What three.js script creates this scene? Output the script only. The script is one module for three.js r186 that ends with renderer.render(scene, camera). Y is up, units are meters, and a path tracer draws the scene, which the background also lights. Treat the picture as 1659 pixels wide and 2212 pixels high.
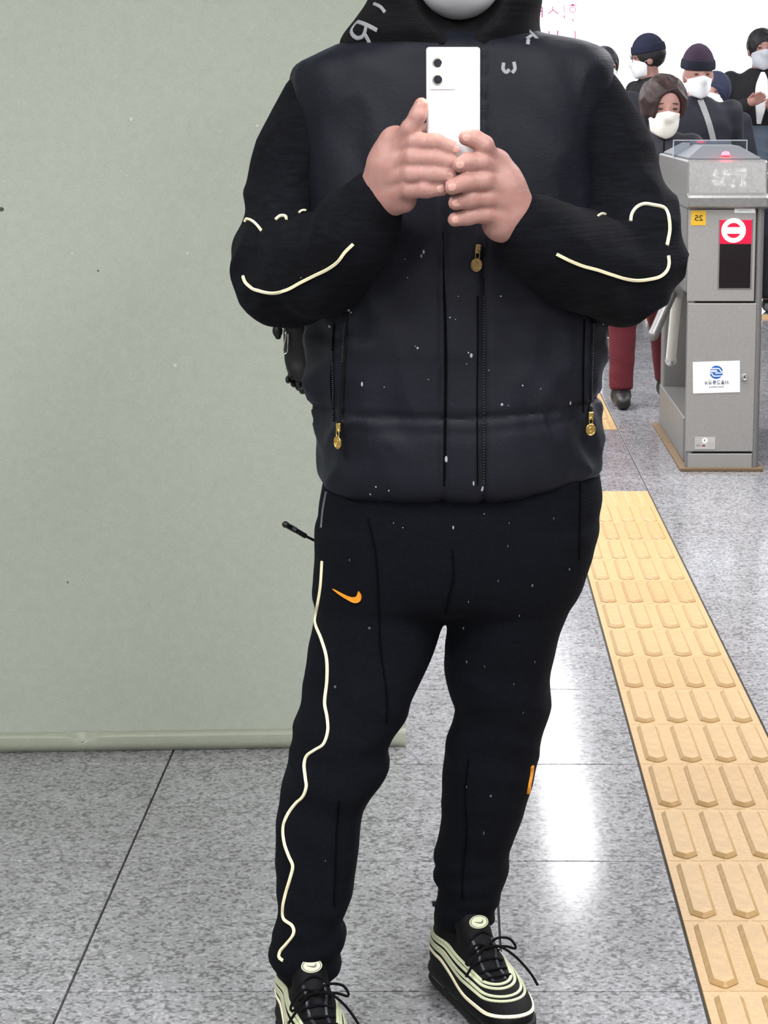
import * as THREE from 'three';
import { mergeGeometries, mergeVertices } from 'three/addons/utils/BufferGeometryUtils.js';
import { RoundedBoxGeometry } from 'three/addons/geometries/RoundedBoxGeometry.js';
import { ImprovedNoise } from 'three/addons/math/ImprovedNoise.js';
import { RectAreaLightUniformsLib } from 'three/addons/lights/RectAreaLightUniformsLib.js';

// ---------------------------------------------------------------- camera, exposure
const FW = 1659, FH = 2212, F = 4675, CX = 990, CY = 1106, EYE = 1.384, TH = 10.7 * Math.PI / 180;
const scene = new THREE.Scene();
scene.background = new THREE.Color(0x050505);
const camera = new THREE.PerspectiveCamera(2 * Math.atan(FH / 2 / F) * 180 / Math.PI, FW / FH, 0.05, 60);
camera.position.set(0, EYE, 0);
camera.rotation.set(-TH, 0, 0);
camera.setViewOffset(FW, FH, FW / 2 - CX, 0, FW, FH);   // the lens is shifted sideways
const renderer = new THREE.WebGLRenderer({ antialias: true });
renderer.toneMapping = THREE.LinearToneMapping;
renderer.toneMappingExposure = 1.0;
renderer.shadowMap.enabled = true;
RectAreaLightUniformsLib.init();

// light levels of the place
const LAMP_LIGHT = 17, LAMP_GLOW = 6, SCREEN_LIGHT = .8, SCREEN_GLOW = 1.5;
const CEIL = 2.9;

// ---------------------------------------------------------------- helpers
const V = (x, y, z) => new THREE.Vector3(x, y, z);
const SIN = Math.sin(TH), COS = Math.cos(TH);
function rayDir(u, v) { const a = (u - CX) / F, b = (v - CY) / F; return [a, -b * COS - SIN, b * SIN - COS]; }
function at(u, v, Z) { const d = rayDir(u, v), t = Z / -d[2]; return [d[0] * t, EYE + d[1] * t, -Z]; }        // a point at depth Z in front of the camera
function ground(u, v) { const d = rayDir(u, v), t = -EYE / d[1]; return [d[0] * t, 0, d[2] * t]; }
let rs = 12345;
const rnd = () => { rs = (rs + 0x6d2b79f5) | 0; let t = Math.imul(rs ^ (rs >>> 15), 1 | rs); t = (t + Math.imul(t ^ (t >>> 7), 61 | t)) ^ t; return ((t ^ (t >>> 14)) >>> 0) / 4294967296; };
const perlin = new ImprovedNoise();
const ns = (x, y, z) => perlin.noise(x + 31.7, y + 17.3, z + 5.1);
const clamp = (x, a, b) => Math.min(b, Math.max(a, x));
const sstep = (a, b, x) => { const t = clamp((x - a) / (b - a), 0, 1); return t * t * (3 - 2 * t); };
const usedNames = new Map();
function numbered(name) { const n = usedNames.get(name) || 0; usedNames.set(name, n + 1); return n ? name + '_' + String(n).padStart(3, '0') : name; }
function part(name, geo, material, parent) {
  const m = new THREE.Mesh(geo, material); m.name = name; m.castShadow = m.receiveShadow = true;
  parent.add(m); return m;
}
function thing(name, label, category, [x, y, z] = [0, 0, 0], group) {
  const o = new THREE.Group(); o.name = numbered(name); o.position.set(x, y, z);
  o.userData = { label, category }; if (group) o.userData.group = group;
  scene.add(o); return o;
}
function structure(name, geo, material, label) {
  const m = new THREE.Mesh(geo, material); m.name = name; m.castShadow = m.receiveShadow = true;
  m.userData = { kind: 'structure', label, category: name.split('_')[0] }; scene.add(m); return m;
}
const box = (w, h, d, x = 0, y = 0, z = 0) => { const g = new THREE.BoxGeometry(w, h, d); g.translate(x, y, z); return g; };
const rbox = (w, h, d, r, x = 0, y = 0, z = 0, s = 2) => { const g = new RoundedBoxGeometry(w, h, d, s, r); g.translate(x, y, z); return g; };
const merge = (list) => mergeGeometries(list.map((g) => { const q = g.index ? g.toNonIndexed() : g; for (const k of Object.keys(q.attributes)) if (!['position', 'normal', 'uv'].includes(k)) q.deleteAttribute(k); return q; }));
const curve = (pts) => new THREE.CatmullRomCurve3(pts.map((p) => V(...p)), false, 'centripetal');
const tube = (pts, r, n = 60, m = 8, closed = false) => new THREE.TubeGeometry(new THREE.CatmullRomCurve3(pts.map((p) => V(...p)), closed, 'centripetal'), n, r, m, closed);
const sphere = (rx, ry, rz, x, y, z, n = 16) => { const g = new THREE.SphereGeometry(1, n, Math.max(8, n * 3 >> 2)); g.scale(rx, ry, rz); g.translate(x, y, z); return g; };
const cyl = (r0, r1, h, x, y, z, n = 24) => { const g = new THREE.CylinderGeometry(r0, r1, h, n); g.translate(x, y, z); return g; };

// ---- textures (colour, grain and print only)
function dataTexture(n, fill, srgb, repeat) {
  const a = new Uint8Array(n * n * 4);
  for (let y = 0; y < n; y++) for (let x = 0; x < n; x++) { const c = fill(x, y); const i = (y * n + x) * 4; a[i] = c[0]; a[i + 1] = c[1]; a[i + 2] = c[2]; a[i + 3] = 255; }
  const t = new THREE.DataTexture(a, n, n); t.wrapS = t.wrapT = THREE.RepeatWrapping; t.magFilter = THREE.LinearFilter; t.minFilter = THREE.LinearMipmapLinearFilter;
  if (srgb) t.colorSpace = THREE.SRGBColorSpace; if (repeat) t.repeat.set(...repeat); t.needsUpdate = true; return t;
}
function tileNoise(n, cellsX, cellsY, seed) {                       // tileable value noise
  const g = new Float32Array(cellsX * cellsY); let s = seed; for (let i = 0; i < g.length; i++) { s = Math.imul(s ^ (s >>> 15), 0x2c1b3c6d) + 0x9e3779b9 | 0; let q = Math.imul(s ^ (s >>> 13), 0x297a2d39); g[i] = ((q ^ (q >>> 16)) >>> 0) / 4294967296; }
  return (x, y) => {
    const u = x / n * cellsX, v = y / n * cellsY, i = Math.floor(u), j = Math.floor(v); let a = u - i, b = v - j; a = a * a * (3 - 2 * a); b = b * b * (3 - 2 * b);
    const i1 = (i + 1) % cellsX, j1 = (j + 1) % cellsY, ii = i % cellsX, jj = j % cellsY;
    return (g[jj * cellsX + ii] * (1 - a) + g[jj * cellsX + i1] * a) * (1 - b) + (g[j1 * cellsX + ii] * (1 - a) + g[j1 * cellsX + i1] * a) * b;
  };
}
const G1 = tileNoise(1024, 230, 230, 11), G2 = tileNoise(1024, 110, 110, 22), G3 = tileNoise(1024, 420, 420, 33), G4 = tileNoise(1024, 9, 9, 44);
const granite = dataTexture(1024, (x, y) => {
  const a = G1(x, y), b = G2(x, y), c = G3(x, y), d = G4(x, y);
  let v = 176 + (d - .5) * 14 + (c - .5) * 26;
  v -= 56 * sstep(.48, .78, a * .62 + b * .38) ; v += 26 * sstep(.55, .8, G1((x + 300) % 1024, (y + 500) % 1024));
  v -= 34 * sstep(.7, .85, c) * sstep(.45, .6, b);
  return [v, v, v * 1.005];
}, true);
const F1 = tileNoise(512, 256, 256, 5), F2 = tileNoise(512, 40, 40, 6), F3 = tileNoise(512, 24, 190, 7);
const fleeceBump = dataTexture(512, (x, y) => { const v = 255 * (F1(x, y) * .6 + F2(x, y) * .4); return [v, v, v]; }, false, [8, 8]);
const clothColour = dataTexture(512, (x, y) => { const v = 205 + (F1(x, y) - .5) * 60 + (F2(x, y) - .5) * 36; return [v, v, v]; }, true, [6, 6]);
const streakColour = dataTexture(512, (x, y) => { const v = 190 + (F3(x, y) - .5) * 110 + (F1(x, y) - .5) * 40; return [v, v, v]; }, true, [2.6, 2.6]);
const steelColour = dataTexture(512, (x, y) => { const v = 222 + (F1(x, y) - .5) * 26 + (F2(x, y) - .5) * 14 + (F3(x, y) - .5) * 10; return [v, v, v]; }, true, [3, 3]);
const panelBump = dataTexture(512, (x, y) => { const v = 255 * (F1(x, y) * .5 + F2(x, y) * .5); return [v, v, v]; }, false, [2, 2]);
const panelColour = dataTexture(512, (x, y) => { const v = 246 + (F1(x, y) - .5) * 12 + (F2(x, y) - .5) * 6; return [v, v, v]; }, true, [2, 2]);
const mottle = dataTexture(512, (x, y) => { const v = 238 + (F1(x, y) - .5) * 16 + (F2(x, y) - .5) * 18; return [v, v, v]; }, true, [1.5, 1.5]);
const skinTone = dataTexture(512, (x, y) => { const a = F2(x, y), b = F1(x, y); return [238 + (b - .5) * 14, 230 + (a - .5) * 18 + (b - .5) * 14, 228 + (a - .5) * 18]; }, true, [5, 5]);
const knitBump = dataTexture(512, (x, y) => { const v = 127 + 120 * Math.sin(x / 512 * Math.PI * 2 * 64) * (.7 + .3 * Math.sin(y / 512 * Math.PI * 2 * 64)); return [v, v, v]; }, false, [3, 3]);
const knitColour = dataTexture(512, (x, y) => { const v = 190 + (F1(x, y) - .5) * 120; return [v, v, v]; }, true, [3, 3]);
function canvasTexture(w, h, draw) { const c = document.createElement('canvas'); c.width = w; c.height = h; draw(c.getContext('2d'), w, h); const t = new THREE.CanvasTexture(c); t.colorSpace = THREE.SRGBColorSpace; return t; }

const std = (color, roughness = .6, more = {}) => new THREE.MeshStandardMaterial({ color, roughness, ...more });
const phy = (color, roughness = .6, more = {}) => new THREE.MeshPhysicalMaterial({ color, roughness, ...more });
const M = {
  floor: phy(0xd4d4d6, .135, { map: granite, specularIntensity: 1, ior: 1.55 }),
  grout: std(0x4c4b4a, .9),
  tactile: std(0xc4a16c, .45, { map: mottle }),
  tactileB: std(0xc09c66, .45, { map: mottle }),
  panel: std(0xc0c8b8, .55, { map: panelColour, bumpMap: panelBump, bumpScale: .0004 }),
  panelTrim: std(0xb2b7a4, .45, { map: panelColour }),
  wall: std(0xd2d2cc, .8), ceiling: std(0xdcdcd8, .85),
  steel: std(0x9a9997, .42, { metalness: .6, map: steelColour }),
  steelPanel: std(0xb0adaa, .5, { metalness: .3, map: steelColour }),
  steelDark: std(0x8c8a88, .4, { metalness: .7, map: steelColour }),
  chrome: std(0xd4d4d4, .16, { metalness: 1 }),
  black: std(0x0b0b0d, .5), gap: std(0x141414, .8), rubber: phy(0x0f0f12, .6, { specularIntensity: .5 }),
  rust: std(0x8d7355, .85, { map: clothColour }),
  fleece: phy(0x0d1019, .95, { specularIntensity: .3, map: clothColour, bumpMap: fleeceBump, bumpScale: .0012, sheen: .12, sheenRoughness: .5, sheenColor: new THREE.Color(0x39425c) }),
  track: phy(0x11131b, .9, { specularIntensity: .35, map: streakColour, bumpMap: fleeceBump, bumpScale: .0010, sheen: .15, sheenRoughness: .5, sheenColor: new THREE.Color(0x454a58) }),
  nylon: phy(0x0d1120, .6, { specularIntensity: .6, map: clothColour, bumpMap: fleeceBump, bumpScale: .0004, sheen: .6, sheenRoughness: .45, sheenColor: new THREE.Color(0x50608c) }),
  seam: phy(0x050507, .95, { specularIntensity: .15 }), zip: phy(0x08090b, .6, { specularIntensity: .4 }),
  hood: phy(0x141417, .9, { specularIntensity: .35, map: streakColour, sheen: .12, sheenColor: new THREE.Color(0x505050) }),
  cream: std(0xfff6cc, .35), shoeStripe: std(0xc3c7a6, .4), shoeStripeThin: std(0xfff6d2, .3),
  gold: std(0xe8c676, .22, { metalness: 1 }), goldDull: std(0xa58a5c, .3, { metalness: .9 }),
  orange: std(0xe8961c, .55), letter: std(0x8f9194, .6),
  skin: phy(0xb78d83, .55, { map: skinTone }), nail: phy(0xc39488, .35),
  mask: std(0xeef0f2, .8), maskCream: std(0xe9e6dd, .8),
  shoe: phy(0x090a0d, .7, { map: clothColour, specularIntensity: .4 }), shoeGloss: phy(0x1b1d22, .25), mesh: std(0x1a1c20, .8, { map: clothColour }), lace: phy(0x08080a, .9, { specularIntensity: .3 }),
  speck: std(0x9a9fa3, .6),
};

// ---- meshing of distance fields (surface nets)
function meshSDF(f, lo, hi, h) {
  const nx = Math.ceil((hi[0] - lo[0]) / h) + 1, ny = Math.ceil((hi[1] - lo[1]) / h) + 1, nz = Math.ceil((hi[2] - lo[2]) / h) + 1;
  const val = new Float32Array(nx * ny * nz), B = 5, far = B * h * 1.9;
  for (let k0 = 0; k0 < nz; k0 += B) for (let j0 = 0; j0 < ny; j0 += B) for (let i0 = 0; i0 < nx; i0 += B) {
    const d = f(lo[0] + (i0 + B / 2) * h, lo[1] + (j0 + B / 2) * h, lo[2] + (k0 + B / 2) * h), skip = Math.abs(d) > far;
    for (let k = k0; k < Math.min(nz, k0 + B); k++) for (let j = j0; j < Math.min(ny, j0 + B); j++) for (let i = i0; i < Math.min(nx, i0 + B); i++)
      val[(k * ny + j) * nx + i] = skip ? d : f(lo[0] + i * h, lo[1] + j * h, lo[2] + k * h);
  }
  const cell = new Int32Array(nx * ny * nz).fill(-1), P = [], U = [], I = [], S = [1, nx, nx * ny];
  const C = []; for (let c = 0; c < 8; c++) C.push((c & 1) + ((c >> 1) & 1) * nx + ((c >> 2) & 1) * nx * ny);
  for (let k = 0; k < nz - 1; k++) for (let j = 0; j < ny - 1; j++) for (let i = 0; i < nx - 1; i++) {
    const o = (k * ny + j) * nx + i; let m = 0; for (let c = 0; c < 8; c++) if (val[o + C[c]] < 0) m |= 1 << c;
    if (m === 0 || m === 255) continue;
    let sx = 0, sy = 0, sz = 0, n = 0;
    for (let c = 0; c < 8; c++) for (let b = 1; b < 8; b <<= 1) if (!(c & b)) {
      const e = c | b; if (((m >> c) & 1) === ((m >> e) & 1)) continue;
      const va = val[o + C[c]], vb = val[o + C[e]], t = va / (va - vb);
      sx += (c & 1) + (b === 1 ? t : 0); sy += ((c >> 1) & 1) + (b === 2 ? t : 0); sz += ((c >> 2) & 1) + (b === 4 ? t : 0); n++;
    }
    cell[o] = P.length / 3; const x = lo[0] + (i + sx / n) * h, y = lo[1] + (j + sy / n) * h, z = lo[2] + (k + sz / n) * h;
    P.push(x, y, z); U.push(x + .6 * z, y);
  }
  for (let k = 1; k < nz - 1; k++) for (let j = 1; j < ny - 1; j++) for (let i = 1; i < nx - 1; i++) {
    const o = (k * ny + j) * nx + i, ins = val[o] < 0;
    for (let a = 0; a < 3; a++) {
      if ((val[o + S[a]] < 0) === ins) continue;
      const u = S[(a + 1) % 3], v = S[(a + 2) % 3], q0 = cell[o], q1 = cell[o - u], q2 = cell[o - u - v], q3 = cell[o - v];
      if (q0 < 0 || q1 < 0 || q2 < 0 || q3 < 0) continue;
      if (ins) I.push(q0, q1, q2, q0, q2, q3); else I.push(q0, q2, q1, q0, q3, q2);
    }
  }
  const g = new THREE.BufferGeometry(); g.setAttribute('position', new THREE.Float32BufferAttribute(P, 3)); g.setAttribute('uv', new THREE.Float32BufferAttribute(U, 2)); g.setIndex(I); g.computeVertexNormals(); return g;
}
const smin = (a, b, k) => { const h = Math.max(k - Math.abs(a - b), 0) / k; return Math.min(a, b) - h * h * k * .25; };
const smax = (a, b, k) => -smin(-a, -b, k);
function cone(a, b, ra, rb) {                                        // tapered capsule
  const bx = b[0] - a[0], by = b[1] - a[1], bz = b[2] - a[2], L = bx * bx + by * by + bz * bz || 1e-9;
  return (x, y, z) => { const px = x - a[0], py = y - a[1], pz = z - a[2], t = clamp((px * bx + py * by + pz * bz) / L, 0, 1); return Math.hypot(px - bx * t, py - by * t, pz - bz * t) - (ra + (rb - ra) * t); };
}
function ell(c, r) { return (x, y, z) => { const px = (x - c[0]) / r[0], py = (y - c[1]) / r[1], pz = (z - c[2]) / r[2], k0 = Math.hypot(px, py, pz), k1 = Math.hypot(px / r[0], py / r[1], pz / r[2]); return k1 < 1e-9 ? -Math.min(...r) : k0 * (k0 - 1) / k1; }; }
function union(list, k) { return (x, y, z) => { let d = list[0](x, y, z); for (let i = 1; i < list.length; i++) d = smin(d, list[i](x, y, z), k); return d; }; }
function chain(pts, k) { const l = []; for (let i = 0; i + 1 < pts.length; i++) l.push(cone(pts[i], pts[i + 1], pts[i][3], pts[i + 1][3])); return union(l, k); }
// a standing form given by sections [y, xLeft, xRight, zCentre, zHalf], e = squareness
function column(rows, e = 2, soft = .02) {
  const s = rows.slice().sort((a, b) => a[0] - b[0]), n = s.length, y0 = s[0][0], y1 = s[n - 1][0];
  const pick = (y, out) => {
    let i = 0; while (i < n - 2 && y > s[i + 1][0]) i++;
    const a = s[i], b = s[i + 1], t = clamp((y - a[0]) / (b[0] - a[0]), 0, 1), p = s[Math.max(0, i - 1)], q = s[Math.min(n - 1, i + 2)], dy = b[0] - a[0];
    for (let c = 1; c < 5; c++) {
      const ma = i > 0 ? (b[c] - p[c]) / (b[0] - p[0]) * dy : b[c] - a[c], mb = i < n - 2 ? (q[c] - a[c]) / (q[0] - a[0]) * dy : b[c] - a[c], t2 = t * t, t3 = t2 * t;
      out[c] = (2 * t3 - 3 * t2 + 1) * a[c] + (t3 - 2 * t2 + t) * ma + (3 * t2 - 2 * t3) * b[c] + (t3 - t2) * mb;
    }
  }, o = [0, 0, 0, 0, 0];
  return (x, y, z) => {
    pick(clamp(y, y0, y1), o); const rx = Math.max(.004, (o[2] - o[1]) / 2), rz = Math.max(.004, o[4]), px = Math.abs(x - (o[1] + o[2]) / 2) / rx, pz = Math.abs(z - o[3]) / rz;
    const k = e === 2 ? Math.hypot(px, pz) : Math.pow(Math.pow(px, e) + Math.pow(pz, e), 1 / e);
    return smax((k - 1) * Math.min(rx, rz), Math.max(y - y1, y0 - y), soft);
  };
}
const grad = (f, p, e = .002) => V(f(p[0] + e, p[1], p[2]) - f(p[0] - e, p[1], p[2]), f(p[0], p[1] + e, p[2]) - f(p[0], p[1] - e, p[2]), f(p[0], p[1], p[2] + e) - f(p[0], p[1], p[2] - e)).normalize();
function trace(f, o, d, t0, t1) {                                    // first surface of f along a ray; the nearest pass where it misses
  const l = Math.hypot(...d); let t = t0, best = 1e9, bt = t0;
  for (let n = 0; n < 400 && t < t1; n++) { const q = [o[0] + d[0] * t, o[1] + d[1] * t, o[2] + d[2] * t], s = f(...q); if (s < best) { best = s; bt = t; } if (s < .0004) { bt = t; break; } t += Math.max(.0006, s * .5) / l; }
  const q = [o[0] + d[0] * bt, o[1] + d[1] * bt, o[2] + d[2] * bt]; return { p: q, n: grad(f, q), miss: best };
}
const onto = (f, u, v, Z0, Z1) => { const d = rayDir(u, v); return trace(f, [0, EYE, 0], d, Z0 / -d[2], Z1 / -d[2]); };
// a flat cord, stripe or letter stroke lying on a surface: list of {p, n}, width (number or function of 0..1), height
function ribbon(hits, width, height, lift = .0005) {
  const N = hits.length, P = [], I = [], U = [], w = typeof width === 'function' ? width : () => width; let L = 0;
  for (let i = 0; i < N; i++) {
    const p = V(...hits[i].p), n = hits[i].n, a = V(...hits[Math.max(0, i - 1)].p), b = V(...hits[Math.min(N - 1, i + 1)].p), tg = b.sub(a).normalize(), s = V(0, 0, 0).crossVectors(tg, n).normalize(), hw = w(i / (N - 1)) / 2;
    if (i) L += p.distanceTo(V(...hits[i - 1].p));
    for (const [c, e] of [[-1, -.6], [-.7, 1], [.7, 1], [1, -.6]]) { const q = p.clone().addScaledVector(s, c * hw).addScaledVector(n, lift + e * height); P.push(q.x, q.y, q.z); U.push(L, c * hw); }
    if (i) for (let c = 0; c < 4; c++) { const o = (i - 1) * 4, d = (c + 1) % 4; I.push(o + c, o + d, o + 4 + c, o + d, o + 4 + d, o + 4 + c); }
  }
  const e = (N - 1) * 4; I.push(0, 2, 1, 0, 3, 2, e, e + 1, e + 2, e, e + 2, e + 3);
  const g = new THREE.BufferGeometry(); g.setAttribute('position', new THREE.Float32BufferAttribute(P, 3)); g.setAttribute('uv', new THREE.Float32BufferAttribute(U, 2)); g.setIndex(I);
  const f = g.toNonIndexed(); f.computeVertexNormals(); return f;
}
function smoothPx(pts, n) { const c = new THREE.CatmullRomCurve3(pts.map(([x, y]) => V(x, y, 0)), false, 'centripetal'); return c.getSpacedPoints(n).map((p) => [p.x, p.y]); }
const strokeOn = (f, pts, n, width, height, Z0, Z1, lift) => ribbon(smoothPx(pts, n).map(([u, v]) => onto(f, u, v, Z0, Z1)), width, height, lift);
const shifted = (g, b) => { g.translate(-b[0], -b[1], -b[2]); return g; };

// ================================================================ the setting
{
  const fl = structure('floor', box(11, .12, 23, 1.2, -.0655, -8.6), M.grout, 'grey speckled granite tile floor, polished, with thin dark joints');
  // granite slabs 0.6 m deep, joints where the photograph has them
  const xs = [-3.1, -2.48, -1.86, -1.24, -.62, .07, .384], xr = [.69, 1.31, 1.93, 2.55, 3.17, 3.79, 4.41, 5.03], geos = new Map();
  const slab = (w, d, v) => { const k = w.toFixed(3) + d.toFixed(2) + v; if (!geos.has(k)) { const g = new RoundedBoxGeometry(w - .004, .02, d - .004, 1, .0012); const p = g.attributes.position, u = g.attributes.uv; for (let i = 0; i < p.count; i++) u.setXY(i, (p.getX(i) + v * .37) / 1.1, (p.getZ(i) + v * .53) / 1.1); geos.set(k, g); } return geos.get(k); };
  let q = 0;
  const lay = (x0, x1, z0, z1) => { const t = part('tile', slab(x1 - x0, z1 - z0, (q++ * 7) % 5), M.floor, fl); t.position.set((x0 + x1) / 2, -.01 , -(z0 + z1) / 2); };
  for (let r = -5; r < 28; r++) {
    const z0 = 3.231 + r * .6, z1 = z0 + .6; if (z0 > 19.2) break;
    for (let i = 0; i + 1 < xs.length; i++) if (r >= -3 || i > 2) lay(xs[i], xs[i + 1], z0, z1);
    for (let i = 0; i + 1 < xr.length; i++) if (z0 > 5 || i < 3) lay(xr[i], xr[i + 1], z0, z1);
    if (z0 > 7.4 && z0 < 7.5) lay(.384, .69, 7.731, z1);
    if (z0 > 7.7 && z0 < 9) lay(.384, .69, z0, Math.min(z1, 9.24));
    if (z0 > 13.9) lay(.384, .69, z0, z1);
  }
}
{ // tactile paving: each block with four bars, or with studs where the path stops
  const bevel = (w, l, h, s) => { const sh = new THREE.Shape(), r = w * .32, a = w / 2 - s, b = l / 2 - s; sh.moveTo(-a + r, -b); sh.lineTo(a - r, -b); sh.lineTo(a, -b + r); sh.lineTo(a, b - r); sh.lineTo(a - r, b); sh.lineTo(-a + r, b); sh.lineTo(-a, b - r); sh.lineTo(-a, -b + r); sh.closePath(); const g = new THREE.ExtrudeGeometry(sh, { depth: .0001, bevelEnabled: true, bevelThickness: h, bevelSize: s, bevelSegments: 1 }); g.rotateX(-Math.PI / 2); return g; };
  const slabG = new RoundedBoxGeometry(.2995, .016, .2985, 1, .001), barG = bevel(.046, .278, .0066, .007), dots = [];
  for (let i = 0; i < 6; i++) for (let j = 0; j < 6; j++) { const g = new THREE.CylinderGeometry(.009, .0165, .006, 14); g.translate((i - 2.5) * .048, .0085, (j - 2.5) * .048); dots.push(g); }
  const dotG = merge(dots);
  const path = thing('tactile_paving', 'yellow tactile guide path of ribbed blocks running beside the man to the gate', 'paving', [.537, 0, -5.5]);
  const beyond = thing('tactile_paving', 'short stretch of yellow tactile path on the far side of the gate', 'paving', [.537, 0, -11]);
  const across = thing('tactile_paving', 'distant yellow tactile strip crossing the concourse from side to side', 'paving', [1.8, 0, -14.15]);
  let n = 0;
  const block = (root, x, z, kind, turn = 0) => {
    const t = part('tactile_block', slabG, n++ % 3 ? M.tactile : M.tactileB, root); t.position.set(x - root.position.x, -.0075, z - root.position.z); t.rotation.y = turn;
    if (kind === 'bars') for (let i = 0; i < 4; i++) { const b = part('bar', barG, t.material, t); b.position.set((i - 1.5) * .0745, .009, 0); }
    else part('studs', dotG, t.material, t).userData.kind = 'stuff';
  };
  for (let i = -3; i < 15; i++) block(path, .537, -(3.231 + i * .3 + .15) + 0, i === 14 ? 'dots' : 'bars');
  for (let i = 0; i < 16; i++) block(beyond, .537, -(9.24 + i * .3 + .15), i === 0 ? 'dots' : 'bars');
  for (let i = 0; i < 12; i++) if (Math.abs(.84 + i * .3 - .537) > .2) block(across, .84 + i * .3, -14.2, 'bars', Math.PI / 2);
}
{ // pale partition panel close behind the man, a little turned, with a bent bottom rail
  const turn = 2.9 * Math.PI / 180, edge = [-.117, 0, -4.566];
  const W = 3.2, w = structure('wall_left', box(W, CEIL, .07, -W / 2, CEIL / 2, -.045), M.panel, 'pale grey green partition panel behind the man, with a dented bottom rail');
  w.position.set(...edge); w.rotation.y = turn;
  const uvfix = (g) => { const p = g.attributes.position, u = g.attributes.uv; for (let i = 0; i < p.count; i++) u.setXY(i, p.getX(i) + p.getZ(i), p.getY(i)); return g; };
  uvfix(w.geometry);
  // bottom rail as a folded sheet: its top lip is pinched in round a screw
  const dentX = -.70, prof = (x) => { const a = Math.abs(x - dentX); return .75 * Math.exp(-Math.pow(a / .014, 1.3)) + .3 * Math.exp(-Math.pow(a / .05, 2)); };
  const N = 260, rows = 7, P = [], U = [], I = [];
  for (let i = 0; i <= N; i++) {
    const x = -W + (W + .002) * i / N, xx = i > N * .5 ? x : x, d = prof(xx);
    const ring = [[-.008, .0042 + .0], [.0085, .001], [.0095, .018 - .001 * d], [.0095 - .004 * d, .031 - .004 * d], [.0075 - .005 * d,   .0365 - .016 * d], [.001, .0385 - .018 * d + .003 * Math.exp(-Math.pow((Math.abs(xx - dentX) - .04) / .02, 2))], [-.008, .0388]];
    for (const [z, y] of ring) { P.push(x, y, z); U.push(x, y + z); }
    if (i) for (let r = 0; r + 1 < rows; r++) { const a = (i - 1) * rows + r, b = i * rows + r; I.push(a, b, a + 1, b, b + 1, a + 1); }
  }
  const g = new THREE.BufferGeometry(); g.setAttribute('position', new THREE.Float32BufferAttribute(P, 3)); g.setAttribute('uv', new THREE.Float32BufferAttribute(U, 2)); g.setIndex(I); g.computeVertexNormals();
  part('bottom_rail', g, new THREE.MeshStandardMaterial({ color: 0xb2b7a4, roughness: .45, map: panelColour, side: THREE.DoubleSide }), w);
  const sc = sphere(.0042, .0042, .003, dentX, .0225, .0062, 14); part('screw', sc, M.chrome, w);
  part('edge_screw', cyl(.003, .003, .004, 0, 0, 0, 10).rotateZ(Math.PI / 2).translate(.0, .028, -.03), M.chrome, w);
  part('edge_cap', rbox(.004, CEIL, .074, .0015, .001, CEIL / 2, -.045), M.panelTrim, w);
  // grime spots on the panel
  const spots = [[283, 258, 5, 0], [405, 548, 4, 0], [378, 790, 5, 0], [155, 548, 3, 0], [275, 380, 2, 0], [556, 272, 4, 0], [3, 452, 5, 1], [590, 355, 3, 0], [146, 1258, 2, 1], [212, 585, 2, 1]];
  w.updateMatrixWorld(true);
  for (const [u, v, r, dark] of spots) {
    const d = rayDir(u, v), nrm = V(Math.sin(turn), 0, Math.cos(turn)), p0 = V(...edge).addScaledVector(nrm, -.0095), t = p0.clone().sub(V(0, EYE, 0)).dot(nrm) / V(...d).dot(nrm), p = w.worldToLocal(V(d[0] * t, EYE + d[1] * t, d[2] * t));
    part(dark ? 'dirt_speck' : 'paint_speck', sphere(r * .0011, r * .0009, .0006, p.x, p.y, p.z, 8), dark ? std(0x55554c, .8) : std(0xd3d8ca, .6), w);
  }
}
{ // rest of the shell, out of view: ceiling, side walls, the wall behind the camera, the far wall round the lit board
  structure('ceiling', box(11.2, .1, 23.2, 1.2, CEIL + .05, -8.6), M.ceiling, 'plain off-white concourse ceiling');
  structure('wall_right', box(.1, CEIL, 23.2, 6.75, CEIL / 2, -8.6), M.wall, 'plain pale wall on the right of the concourse');
  structure('wall_near', box(11.2, CEIL, .1, 1.2, CEIL / 2, 2.95), M.wall, 'plain pale wall behind the viewpoint');
  structure('wall_side', box(.1, CEIL, 23.2, -4.35, CEIL / 2, -8.6), M.wall, 'plain pale wall on the far left');
  structure('wall_far', box(11.2, CEIL, .1, 1.2, CEIL / 2, -20.1), M.wall, 'far wall of the concourse behind the lit board');
}
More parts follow.
